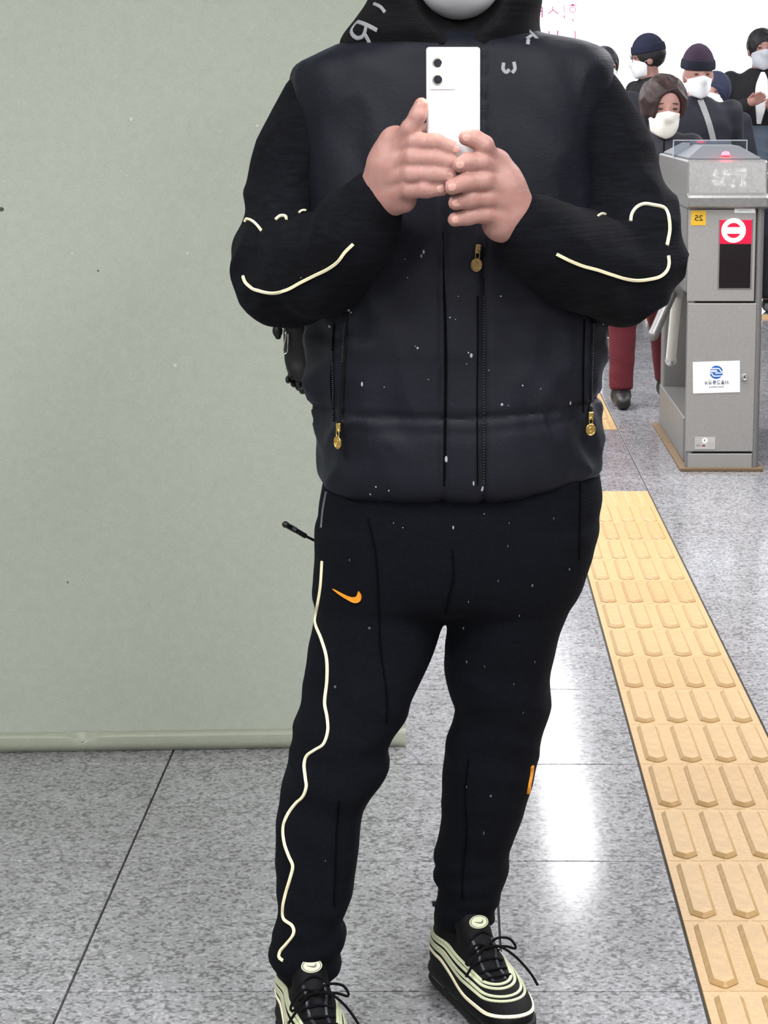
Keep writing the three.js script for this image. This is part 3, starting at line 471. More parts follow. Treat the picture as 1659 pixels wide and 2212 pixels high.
  const teeth = (u0, v0, u1, v1, n) => { const l = []; for (let i = 0; i < n; i++) { const t = i / (n - 1), k = onto(vestF, u0 + (u1 - u0) * t, v0 + (v1 - v0) * t, 2.7, 3.4); l.push(sphere(.0017, .0011, .0015, k.p[0] + k.n.x * .0016, k.p[1] + k.n.y * .0016, k.p[2] + k.n.z * .0016, 6)); } const m = add('zip_teeth', merge(l), std(0x3a3c42, .35, { metalness: .6 }), vest); m.userData.kind = 'stuff'; };
  teeth(719, 760, 722, 905, 34); teeth(745, 700, 741, 780, 20); teeth(1046, 640, 1046, 1044, 70); teeth(1280, 700, 1276, 880, 40);
  const zipPull = (u, v, tilt, m, scale = 1) => {                    // slider, ring and round medal with an embossed rim
    const k = onto(vestF, u, v, 2.7, 3.4), p = k.p, q = 1 / 1460 * scale, o = new THREE.Group(); o.name = 'zip_slider'; vest.add(o); o.position.set(p[0] + k.n.x * .003 - B[0], p[1] - B[1], p[2] + k.n.z * .004 - B[2]); o.rotation.set(0, Math.atan2(k.n.x, k.n.z), tilt);
    part('slider', rbox(13 * q, 19 * q, 7 * q, 2.6 * q, 0, -4 * q, 2 * q), m, o);
    part('ring', new THREE.TorusGeometry(5.5 * q, 1.7 * q, 8, 18).scale(.8, 1.6, 1).translate(0, -17 * q, 5 * q), m, o);
    part('medal', merge([new THREE.CylinderGeometry(11.5 * q, 11.5 * q, 3 * q, 28).rotateX(Math.PI / 2).scale(1, 1.18, 1).translate(0, -36 * q, 5 * q), new THREE.TorusGeometry(10.6 * q, 1.5 * q, 8, 28).scale(1, 1.18, 1).translate(0, -36 * q, 6.6 * q), new THREE.TorusGeometry(5 * q, 1.1 * q, 6, 18).scale(.7, 1, 1).translate(-1 * q, -36 * q, 6.6 * q), box(1.6 * q, 11 * q, 1.6 * q, 2.5 * q, -35 * q, 6.6 * q)]), m, o);
  };
  zipPull(737, 918, .03, M.gold); zipPull(1275, 893, -.03, M.gold, .92); zipPull(1032, 533, -.12, M.goldDull, 1);

  // ---- track jacket: torso underneath and the two sleeves
  const sl = (l) => l.map(([u, v, Z, r]) => [...at(u, v, Z), r]);
  const sleeveL = chain(sl([[700, 235, 3.2, .055], [684, 275, 3.2, .059], [650, 380, 3.21, .062], [612, 545, 3.17, .066], [622, 596, 3.13, .06], [700, 570, 3.06, .06], [765, 500, 2.99, .05], [806, 432, 2.955, .038]]), .05);
  const sleeveR = chain(sl([[1258, 225, 3.2, .055], [1278, 275, 3.2, .059], [1312, 370, 3.2, .062], [1352, 480, 3.18, .066], [1360, 555, 3.15, .064], [1340, 596, 3.12, .058], [1245, 560, 3.05, .058], [1170, 520, 2.98, .048], [1125, 480, 2.95, .038]]), .05);
  const core = column(vestRows.map(([y, l, r, z, rz]) => [y, l + .02, r - .02, z, rz - .02]), 2.3, .02);
  const jacketF = (x, y, z) => {
    const d = smin(smin(sleeveL(x, y, z), sleeveR(x, y, z), .01), core(x, y, z), .02), s = x < 0 ? 1 : -1;
    const e = sstep(.16, .26, Math.abs(x)) * g2(y - 1.17, .12), n1 = ns(x * 10 + y * 9 * s, y * 12 - x * 12 * s, z * 9), n2 = ns(x * 7, y * 6 + 9, z * 7);
    return d - .003 * n2 - (.55 - 2 * Math.abs(n1)) * (.003 + .009 * e);
  };
  const jacket = add('track_jacket', meshSDF(jacketF, [-.36, .96, -3.42], [.37, 1.53, -2.86], .0055), M.track);
  const onJ = (pts, n, w, name, m = M.cream, h = .0016) => add(name, strokeOn(jacketF, pts, n, w, h, 2.6, 3.4, .0012), m, jacket);
  onJ([[530, 480], [533, 474], [541, 475], [555, 486], [565, 498]], 24, .0042, 'reflective_piping');
  onJ([[595, 475], [605, 467], [616, 468], [619, 475]], 16, .004, 'reflective_piping');
  onJ([[645, 460], [652, 455], [660, 455]], 8, .0034, 'reflective_piping');
  onJ([[526, 597], [531, 610], [545, 622], [570, 630], [595, 632], [620, 626], [650, 610], [680, 595], [710, 580], [730, 565], [745, 545], [763, 527]], 80, .0046, 'reflective_piping');
  onJ([[1362, 478], [1365, 462], [1375, 448], [1390, 441], [1410, 443], [1435, 450], [1444, 470], [1446, 495], [1443, 515], [1440, 530]], 60, .0048, 'reflective_piping');
  onJ([[1443, 553], [1444, 570], [1439, 585], [1425, 597], [1400, 603], [1375, 605], [1350, 602], [1320, 593], [1290, 583], [1260, 575], [1230, 563], [1202, 549]], 80, .0046, 'reflective_piping');
  onJ([[1291, 467], [1300, 463], [1307, 464]], 8, .003, 'reflective_piping');

  // ---- hood, worn up round the head
  const hoodCol = column(rows([[150, 760, 1190, .11], [118, 742, 1195, .115], [96, 738, 1176, .12], [70, 748, 1165, .128], [40, 770, 1163, .132], [0, 796, 1168, .138], [-60, 812, 1166, .145], [-140, 826, 1150, .15], [-220, 850, 1120, .145], [-290, 905, 1065, .105], [-312, 950, 1020, .06]], 3.2), 2.15, .03);
  const hc = at(992, -130, 3.2), face = ell([hc[0], hc[1] + .005, hc[2] + .12], [.083, .150, .11]);
  const hoodF = (x, y, z) => { const n = ns(x * 14, y * 10 + x * 8, z * 12); return smax(hoodCol(x, y, z) - .004 * n - .003 * (1 - 2 * Math.abs(ns(x * 9 + 7, y * 16, z * 9))), -face(x, y, z), .015); };
  const hood = add('hood', meshSDF(hoodF, [-.22, 1.40, -3.4], [.19, 1.82, -3.0], .005), M.hood);
  const onH = (list, w = .0055) => { for (const pts of list) add('lettering', strokeOn(hoodF, pts, 14, w, .0008, 2.9, 3.4, .0006), M.letter, hood); };
  onH([[[773, 47], [764, 57], [759, 68], [763, 77], [772, 83]], [[773, 47], [785, 51], [800, 58], [815, 66]], [[772, 83], [782, 80], [788, 70], [791, 56]], [[788, 74], [795, 86], [800, 99]]], .0062);
  onH([[[741, 104], [755, 107], [775, 112], [795, 118]]], .0075);
  onH([[[779, 142], [783, 150], [787, 158]], [[808, 8], [822, 15], [832, 27]]], .005);
  const overV = (list) => { for (const pts of list) add('lettering', strokeOn((x, y, z) => Math.min(hoodF(x, y, z), vestF(x, y, z)), pts, 12, .0055, .0008, 2.8, 3.4, .0008), M.letter, hood); };
  overV([[[1143, 67], [1152, 76], [1160, 84]], [[1138, 84], [1148, 77]], [[1141, 86], [1140, 97]]]);
  overV([[[1088, 136], [1087, 150], [1094, 157], [1100, 150]], [[1110, 134], [1112, 150], [1106, 158]]]);

  // ---- body (skin): head, hands, and the figure inside the clothes
  const head = union([ell([hc[0], hc[1] + .03, hc[2] + .015], [.076, .098, .094]), ell([hc[0], hc[1] - .045, hc[2] + .035], [.058, .062, .068]), cone([hc[0], hc[1] - .06, hc[2] + .0], [hc[0], hc[1] - .2, hc[2] - .02], .055, .062),
    cone([hc[0], hc[1] + .025, hc[2] + .106], [hc[0], hc[1] - .012, hc[2] + .122], .009, .013), ell([hc[0] - .077, hc[1], hc[2] + .005], [.012, .03, .018]), ell([hc[0] + .077, hc[1], hc[2] + .005], [.012, .03, .018])], .02);
  const headG = meshSDF((x, y, z) => { let d = head(x, y, z); for (const s of [-1, 1]) d = smax(d, -ell([hc[0] + s * .031, hc[1] + .022, hc[2] + .113], [.02, .012, .016])(x, y, z), .012); return d; }, [hc[0] - .1, hc[1] - .2, hc[2] - .1], [hc[0] + .1, hc[1] + .15, hc[2] + .16], .004);
  // hands: palm, four fingers across the back of the phone, thumb on the screen side
  const J = (l) => l.map(([u, v, Z, r]) => [...at(u, v, Z), r]);
  const handLF = (() => {
    const palm = chain(J([[806, 436, 2.965, .030], [838, 398, 2.945, .030], [846, 352, 2.93, .028], [854, 305, 2.925, .021]]), .02), heel = cone(at(838, 428, 2.945), at(872, 432, 2.925), .023, .017);
    const fs = [chain(J([[862, 312, 2.912, .0135], [886, 278, 2.893, .0118], [902, 250, 2.889, .0106], [910, 226, 2.89, .0092]]), .006), chain(J([[858, 322, 2.916, .0138], [896, 306, 2.892, .0124], [940, 308, 2.884, .0114], [984, 322, 2.885, .0098]]), .006),
      chain(J([[852, 350, 2.916, .0138], [892, 340, 2.89, .0126], [940, 342, 2.883, .0118], [990, 354, 2.885, .01]]), .006), chain(J([[850, 384, 2.918, .0138], [890, 375, 2.891, .0126], [938, 376, 2.883, .0118], [972, 380, 2.882, .0105]]), .006),
      chain(J([[850, 414, 2.924, .0138], [886, 408, 2.898, .0124], [920, 408, 2.888, .0112], [954, 408, 2.886, .0098]]), .006)];
    const thumb = chain(J([[832, 385, 2.957, .018], [862, 330, 2.95, .013], [905, 292, 2.938, .011], [935, 275, 2.932, .0095]]), .01);
    const four = (x, y, z) => { let d = 1; for (const f of fs) d = smin(d, f(x, y, z), .0035); return d; };
    return (x, y, z) => { let d = smin(smin(palm(x, y, z), heel(x, y, z), .02), thumb(x, y, z), .012); d = smin(d, four(x, y, z), .009); return d - .0006 * ns(x * 60, y * 60, z * 60); };
  })();
  const handRF = (() => {
    const palm = chain(J([[1128, 492, 2.96, .030], [1098, 452, 2.94, .031], [1082, 400, 2.928, .028], [1070, 352, 2.924, .020]]), .02), heel = cone(at(1095, 478, 2.945), at(1078, 488, 2.93), .022, .02);
    const fs = [chain(J([[1060, 342, 2.912, .0138], [1046, 314, 2.889, .0122], [1026, 300, 2.888, .0112], [1006, 298, 2.885, .0098]]), .006), chain(J([[1066, 368, 2.914, .0138], [1040, 350, 2.889, .0126], [1010, 350, 2.88, .0116], [992, 356, 2.87, .01]]), .006),
      chain(J([[1078, 402, 2.914, .0138], [1044, 390, 2.889, .0126], [1006, 394, 2.876, .0116], [975, 404, 2.87, .0102]]), .006), chain(J([[1086, 440, 2.921, .0138], [1052, 428, 2.9, .0124], [1014, 430, 2.888, .0114], [984, 438, 2.886, .01]]), .006),
      chain(J([[1088, 468, 2.924, .0136], [1048, 462, 2.905, .0118], [1010, 468, 2.898, .0108], [982, 474, 2.896, .0095]]), .006)];
    const thumb = chain(J([[1100, 440, 2.955, .017], [1078, 380, 2.95, .013], [1046, 335, 2.94, .011], [1014, 310, 2.932, .0095]]), .01);
    const four = (x, y, z) => { let d = 1; for (const f of fs) d = smin(d, f(x, y, z), .0035); return d; };
    return (x, y, z) => { let d = smin(smin(palm(x, y, z), heel(x, y, z), .02), thumb(x, y, z), .012); d = smin(d, four(x, y, z), .009); return d - .0006 * ns(x * 60, y * 60, z * 60); };
  })();
  const nail = (u, v, Z, r, ang) => { const p = at(u, v, Z); add('fingernail', sphere(r * .62, r * .5, .0014, 0, 0, 0, 12).rotateZ(ang).translate(p[0], p[1], p[2] + r * .86), M.nail); };
  nail(984, 322, 2.885, .0098, -.3); nail(988, 353, 2.885, .01, -.2); nail(970, 380, 2.882, .0105, 0); nail(952, 408, 2.886, .0098, 0); nail(908, 230, 2.89, .0092, 1.35);
  nail(1008, 298, 2.885, .0098, .1); nail(994, 356, 2.87, .01, .2); nail(977, 404, 2.87, .0102, .3); nail(986, 438, 2.886, .01, .2); nail(984, 474, 2.896, .0095, .2);
  const a0 = at(770, 480, 2.98), a1 = at(985, 200, 2.86), b0 = at(960, 520, 2.99), b1 = at(1160, 270, 2.86);
  const HL = meshSDF(handLF, [a0[0], a0[1] - .01, -2.99], [a1[0], a1[1], -2.86], .0026), HR = meshSDF(handRF, [b0[0], b0[1] - .01, -2.99], [b1[0], b1[1], -2.86], .0026);
  const inner = [sleeveL, sleeveR].map((f) => (x, y, z) => f(x, y, z) + .018), neck = cone([hc[0], hc[1] - .12, hc[2] - .01], [hc[0], hc[1] - .26, hc[2] - .02], .056, .075);
  const figure = (x, y, z) => smin(smin(smin(core(x, y, z) + .035, neck(x, y, z), .03), Math.min(inner[0](x, y, z), inner[1](x, y, z)), .03), smin(smin(hips(x, y, z), smin(legL(x, y, z), legR(x, y, z), .01), .03) + .02, 9, .01), .02);
  add('body', merge([meshSDF(figure, [-.34, .06, -3.4], [.34, 1.56, -2.88], .011), headG, HL, HR]), M.skin);
  const mk = union([ell([hc[0], hc[1] - .052, hc[2] + .05], [.064, .062, .074]), ell([hc[0], hc[1] - .03, hc[2] + .075], [.04, .05, .062])], .03);
  add('face_mask', meshSDF((x, y, z) => smax(mk(x, y, z), -(z - hc[2] - .012), .006), [hc[0] - .09, hc[1] - .14, hc[2] - .02], [hc[0] + .09, hc[1] + .05, hc[2] + .16], .004), M.mask);
  for (const s of [-1, 1]) { add('eye', sphere(.013, .011, .012, hc[0] + s * .031, hc[1] + .022, hc[2] + .091, 14), std(0x2a201c, .2)); add('eyebrow', sphere(.018, .004, .006, hc[0] + s * .032, hc[1] + .044, hc[2] + .100, 10), std(0x15110f, .8)); }
  add('hair', meshSDF(((e, c) => (x, y, z) => smax(e(x, y, z), -c(x, y, z), .012))(ell([hc[0], hc[1] + .045, hc[2] + .008], [.083, .095, .101]), ell([hc[0], hc[1] - .01, hc[2] + .1], [.07, .075, .08])), [hc[0] - .1, hc[1] - .08, hc[2] - .11], [hc[0] + .1, hc[1] + .15, hc[2] + .12], .005), std(0x14100e, .7));

  // lint and dried flecks scattered over vest and trousers
  const flecks = [[902, 752, 4], [897, 748, 2], [1018, 768, 5, 8], [1012, 762, 3], [1082, 640, 3], [1129, 833, 3], [1084, 874, 5, 5], [964, 992, 6, 11], [1041, 1054, 6, 12], [1023, 1044, 3, 9], [972, 686, 3], [875, 560, 2], [915, 544, 4, 7], [910, 553, 3, 6], [984, 690, 2], [830, 836, 2], [782, 830, 4, 8], [812, 1052, 3], [840, 1060, 3], [753, 670, 4], [712, 705, 5], [758, 675, 3], [1303, 700, 3], [1232, 870, 3, 8], [880, 600, 2], [1008, 786, 2], [1098, 876, 2], [800, 1068, 3], [870, 1140, 2], [979, 1140, 3, 7], [850, 1130, 2], [1046, 1110, 2], [1056, 800, 2], [925, 820, 2], [1168, 840, 2], [990, 640, 2], [650, 600, 2]];
  for (const [u, v, r, ry] of flecks) { const k = onto((x, y, z) => Math.min(vestF(x, y, z), trousersF(x, y, z), jacketF(x, y, z)), u, v, 2.6, 3.4), on = v > 1056 ? tr : vest; add('fleck', sphere(r * .00042, (ry || r) * .00042, .0007, ...k.p, 8), M.speck, on); }
  const flecks2 = [[1097, 1180, 2, 5], [1122, 1330, 2, 6], [1001, 1357, 4, 6], [798, 1357, 5, 5], [1196, 1120, 2, 5], [1012, 1300, 2, 6], [1076, 1255, 2, 5], [1150, 1265, 4, 6], [1130, 1540, 2, 4], [1047, 1440, 2, 4], [1008, 1430, 3, 6], [1155, 1430, 2, 6], [724, 1484, 5, 6], [1110, 1478, 2, 5], [1100, 1130, 2, 5], [1045, 1800, 2, 8], [1008, 1700, 2, 6], [703, 1860, 2, 4], [1060, 1720, 5, 5], [1230, 1230, 3, 5], [1065, 1050, 2, 6], [755, 1210, 2, 5]];
  for (const [u, v, r, ry] of flecks2) { const k = onto(trousersF, u, v, 2.6, 3.5); add('fleck', sphere(r * .00038, ry * .00038, .0006, ...k.p, 8), std(0x565a60, .7), tr); }

  // ---- shoes
  const shoeRows = (l) => l;
  function sections(rowsZ, e) {                                       // form along z: [z, xCentre, halfWidth, yBottom, yTop]
    const s = rowsZ, n = s.length, o = [0, 0, 0, 0, 0];
    return (x, y, z) => {
      const zz = clamp(z, s[0][0], s[n - 1][0]); let i = 0; while (i < n - 2 && zz > s[i + 1][0]) i++;
      const a = s[i], b = s[i + 1], p = s[Math.max(0, i - 1)], q = s[Math.min(n - 1, i + 2)], dy = b[0] - a[0], t = (zz - a[0]) / dy, t2 = t * t, t3 = t2 * t;
      for (let c = 1; c < 5; c++) { const ma = i > 0 ? (b[c] - p[c]) / (b[0] - p[0]) * dy : b[c] - a[c], mb = i < n - 2 ? (q[c] - a[c]) / (q[0] - a[0]) * dy : b[c] - a[c]; o[c] = (2 * t3 - 3 * t2 + 1) * a[c] + (t3 - 2 * t2 + t) * ma + (3 * t2 - 2 * t3) * b[c] + (t3 - t2) * mb; }
      const w = Math.max(.002, o[2]), h = Math.max(.002, (o[4] - o[3]) / 2), k = Math.pow(Math.pow(Math.abs(x - o[1]) / w, e) + Math.pow(Math.abs(y - (o[3] + o[4]) / 2) / h, e), 1 / e);
      return smax((k - 1) * Math.min(w, h), Math.max(s[0][0] - z, z - s[n - 1][0]), .008);
    };
  }
  const mirrorX = (l, s) => l.map(([z, c, w, a, b]) => [z, c * s, w, a, b]);
  function makeShoe(heel, dir, s, label) {
    const o = new THREE.Group(); o.name = 'sneaker'; o.userData = { label }; man.add(o); o.position.set(heel[0] - B[0], .0 - B[1], heel[2] - B[2]); o.rotation.y = Math.atan2(dir[0], dir[1]);
    const put = (n, g, m, p = o) => part(n, g, m, p);
    const soleF0 = sections(mirrorX([[0, 0, .020, .006, .042], [.012, 0, .031, .002, .046], [.04, 0, .037, 0, .046], [.1, -.002, .037, 0, .043], [.15, 0, .041, 0, .04], [.2, .003, .048, 0, .038], [.24, .002, .046, .001, .037], [.272, -.002, .036, .004, .036], [.290, -.004, .022, .010, .034]], s), 3.2);
    const soleF = (x, y, z) => soleF0(x, y, z) + .004 * g2(y - .021, .0035) * sstep(.3, .28, z) + .002 * Math.abs(Math.sin(z * 160)) * sstep(.012, .002, y);
    const upF0 = sections(mirrorX([[.006, 0, .018, .02, .098], [.02, 0, .031, .015, .112], [.05, 0, .0365, .012, .108], [.09, -.001, .0385, .012, .106], [.13, 0, .041, .012, .104], [.165, .001, .0445, .012, .094], [.2, .002, .0455, .012, .08], [.235, .001, .0425, .012, .066], [.262, -.002, .035, .012, .056], [.284, -.004, .02, .014, .046]], s), 2.5);
    const tongueF = cone([0, .088, .15], [0, .150, .096], .026, .027), collar = cone([0, .09, .06], [0, .125, .058], .036, .037);
    const upF = (x, y, z) => smin(smin(upF0(x, y, z), tongueF(x, y, z), .016), collar(x, y, z), .014);
    put('sole', meshSDF(soleF, [-.07, -.008, -.012], [.07, .06, .31], .0032), M.rubber);
    const win = []; for (const [z0, z1] of [[.03, .085], [.1, .14], [.165, .2], [.215, .245]]) for (const q of [-1, 1]) { const l = []; for (let i = 0; i <= 8; i++) { const z = z0 + (z1 - z0) * i / 8, k = trace(soleF, [q * .09, .021, z], [-q, 0, 0], 0, .09); l.push(k); } win.push(ribbon(l, .010, .0012)); }
    put('air_window', merge(win), M.shoeGloss);
    const up = put('upper', meshSDF(upF, [-.07, .005, -.01], [.07, .172, .3], .0032), M.shoe);
    // overlay stripes sweep from the heel, dip towards the toe and meet round the front of the lacing
    const sweep = (yh, ym, zt, et, w, h, m, name) => {
      const hits = [], N = 64;
      for (let i = 0; i <= N; i++) {
        const t = i / N * 2 - 1, a = Math.abs(t), sg = t < 0 ? -1 : 1, body = clamp((1 - a) / .72, 0, 1), psi = a < .28 ? (1 - a / .28) * Math.PI / 2 : 0;
        const z = .012 + (zt - .012) * Math.pow(body, .9), drop = sstep(.25, .8, body), y = yh + (ym - yh) * drop, el = .15 + et * drop;
        const dir = V(sg * Math.cos(psi), el, Math.sin(psi)).normalize(), og = [0, y - .02 * drop, z - .01];
        let lo = 0, hi = .12; for (let n = 0; n < 30; n++) { const mid = (lo + hi) / 2; if (upF(og[0] + dir.x * mid, og[1] + dir.y * mid, og[2] + dir.z * mid) < 0) lo = mid; else hi = mid; }
        const p = [og[0] + dir.x * lo, og[1] + dir.y * lo, og[2] + dir.z * lo]; hits.push({ p, n: grad(upF, p) });
      }
      put(name, ribbon(hits, w, h, .0004), m, up);
    };
    sweep(.093, .062, .205, 1.25, .0052, .0010, M.shoeStripe, 'stripe'); sweep(.0875, .056, .210, 1.15, .0052, .0010, M.shoeStripe, 'stripe');
    sweep(.079, .050, .222, .95, .0050, .0010, M.shoeStripe, 'stripe'); sweep(.074, .045, .227, .85, .0050, .0010, M.shoeStripe, 'stripe');
    sweep(.063, .036, .246, .55, .0058, .0014, M.shoeStripeThin, 'stripe');
    // tongue badge with a tick, laces
    const k = trace(upF, [0, .151, .2], [0, -.12, -1], 0, .2), badge = new THREE.Group(); badge.name = 'tongue_badge'; o.add(badge); badge.position.set(...k.p); badge.lookAt(badge.position.clone().add(V(k.n.x, k.n.y, k.n.z))); badge.quaternion.setFromUnitVectors(V(0, 0, 1), k.n);
    const ov = new THREE.CylinderGeometry(.0155, .0155, .0032, 30).rotateX(Math.PI / 2).scale(1, .68, 1); part('badge_disc', ov, M.shoeStripe, badge);
    part('badge_rim', new THREE.TorusGeometry(.0135, .0006, 6, 30).scale(1, .66, 1).translate(0, 0, .0017), std(0x4d5048, .6), badge);
    const tick = new THREE.Shape(); tick.moveTo(-.008, .0008); tick.quadraticCurveTo(0, -.0035, .004, -.0032); tick.quadraticCurveTo(.008, -.0025, .0068, .0042); tick.quadraticCurveTo(.006, -.0005, .002, -.001); tick.closePath();
    part('badge_tick', new THREE.ExtrudeGeometry(tick, { depth: .0006, bevelEnabled: false }).translate(0, 0, .0016), std(0x5b5e55, .6), badge);
    const top = (x, z) => trace(upF, [x, .2, z], [0, -1, .0], 0, .2).p, lace = [];
    for (let i = 0; i < 5; i++) { const z = .145 + i * .014; lace.push(tube([[-.024, top(-.024, z)[1] + .001, z], [0, top(0, z + .004)[1] + .003, z + .004], [.024, top(.024, z)[1] + .001, z]], .0022, 12, 6)); }
    put('laces', merge(lace), M.lace);
    const kn = top(0, .166); kn[1] += .004;
    const bow = (q, f) => tube(f.map(([x, y, z]) => [kn[0] + q * x, kn[1] + y, kn[2] + z]), .0021, 36, 7);
    put('lace_bow', merge([bow(-1, [[0, 0, 0], [.018, .008, .004], [.036, -.006, .008], [.04, -.018, .014], [.028, -.012, .014], [.008, 0, .006]]), bow(1, [[0, 0, 0], [.018, .01, -.002], [.042, .004, -.002], [.047, -.008, .006], [.03, -.002, .006], [.008, 0, .004]]), bow(-1, [[0, 0, .002], [.014, .002, .012], [.03, -.012, .02], [.046, -.032, .024]]), bow(1, [[0, 0, .002], [.016, .002, .01], [.036, -.012, .026], [.052, -.035, .05], [.056, -.048, .064]]), sphere(.006, .005, .005, ...kn, 10)]), M.lace);
    put('vamp_overlay', merge([-1, 1].map((q) => ribbon([0, .2, .4, .6, .8, 1].map((t) => { const p = trace(upF, [q * (.016 - .006 * t) + .002 * Math.sin(t * 9), .2, .15 + .06 * t], [0, -1, 0], 0, .2); return p; }), .005, .0008))), std(0x30333a, .35), up);
    return o;
  }
  makeShoe([.0 - .026, 0, -3.285], [.115, .25], 1, 'black sneaker with pale wavy stripes, farther foot');
  makeShoe([-.252, 0, -3.12], [.075, .265], -1, 'black sneaker with pale wavy stripes, nearer foot cut by the frame');
  for (const [u, v, Z] of [[1000, 1985, 3.2], [672, 2095, 3.03]]) { const p = at(u, v, Z); }
  { // elastic cuff tabs
    const p = at(942, 1952, 3.23); add('cuff_tab', rbox(.012, .009, .006, .002, ...p), M.black, tr); const q = at(608, 2096, 3.06); add('cuff_tab', rbox(.01, .014, .006, .002, ...q), M.black, tr);
  }
}
{ // the phone with its flash lit
  const p = at(979, 232, 2.908), o = thing('phone', 'white phone held upright in both hands, its flash glowing', 'phone', p);
  const body = rbox(.071, .156, .0085, .0041, 0, 0, 0, 4);
  part('case', body, std(0xe9e9ec, .35), o);
  part('screen', rbox(.07, .15, .001, .0004, 0, 0, -.0043), std(0x101216, .1), o);
  const isl = part('camera_island', rbox(.034, .046, .003, .0014, -.014, .046, .0052, 3), std(0xd9dade, .3), o);
  for (const y of [.057, .036]) { const g = new THREE.CylinderGeometry(.0072, .0076, .0022, 28).rotateX(Math.PI / 2).translate(-.020, y, .0072); const l = part('lens_ring', g, M.steelDark, isl); part('lens_glass', new THREE.CylinderGeometry(.0055, .0055, .0008, 24).rotateX(Math.PI / 2).translate(-.020, y, .0082), phy(0x0a0c14, .05), l); }
  const fx = -.004, fy = .050;
  part('flash', sphere(.0085, .0085, .003, fx, fy, .0065, 22), new THREE.MeshStandardMaterial({ color: 0xffffff, emissive: 0xfffaf0, emissiveIntensity: 12, roughness: .3 }), o);
  const l = new THREE.PointLight(0xfff6e8, .03); l.name = 'flash_light'; l.position.set(fx, fy, .02); l.castShadow = true; o.add(l);
}
{ // small black bag hanging behind the man's back
  const Zg = 3.34, b = at(640, 760, Zg), o = thing('shoulder_bag', 'small black bag with ruffled lower edge hanging behind the man', 'bag', [b[0], b[1] - .06, b[2]]);
  const W = [b[0], b[1] - .06, b[2]], L = (u, v, dz = 0) => { const p = at(u, v, Zg); return [p[0] - W[0], p[1] - W[1], p[2] - W[2] + dz]; };
  const f = column([[690, 618, 690], [720, 612, 690], [760, 613, 690], [800, 620, 690], [826, 640, 690]].map(([v, l, r]) => { const a = L(l, v), c = L(r, v); return [a[1], a[0], c[0], 0, .03]; }), 3, .012);
  const bodyF = (x, y, z) => f(x, y, z) - .003 * ns(x * 40, y * 30, z * 40);
  part('body', meshSDF(bodyF, [-.06, -.02, -.05], [.08, .14, .05], .003), M.black, o);
  const ruf = []; for (const [u, v, r] of [[626, 798, 9], [624, 818, 8], [634, 828, 9], [645, 834, 11], [655, 838, 11], [630, 808, 9], [648, 822, 12], [660, 840, 10]]) { const p = L(u, v, .01 * Math.sin(u)); ruf.push(sphere(r * .00062, r * .00078, .014, ...p, 10)); }
  part('ruffle', merge(ruf), M.black, o);
  part('strap', merge([tube([L(640, 650, .02), L(622, 672, .03), L(610, 690, .03), L(604, 705, .03)], .0032, 20, 8), sphere(.008, .011, .006, ...L(603, 710, .03), 12), sphere(.005, .005, .004, ...L(604, 722, .03), 8)]), M.black, o);
  part('strap', tube([L(700, 640, -.01), L(668, 664, .02), L(640, 684, .03)], .006, 20, 8), M.black, o);
  part('buckle', merge([sphere(.0028, .0028, .0028, ...L(622, 715, .034), 10), tube([L(622, 716, .033), L(619, 735, .034), L(616, 752, .033)], .0011, 14, 6), tube([L(626, 716, .033), L(626, 735, .034), L(624, 756, .033), L(618, 760, .033)], .0011, 18, 6)]), M.chrome, o);
}

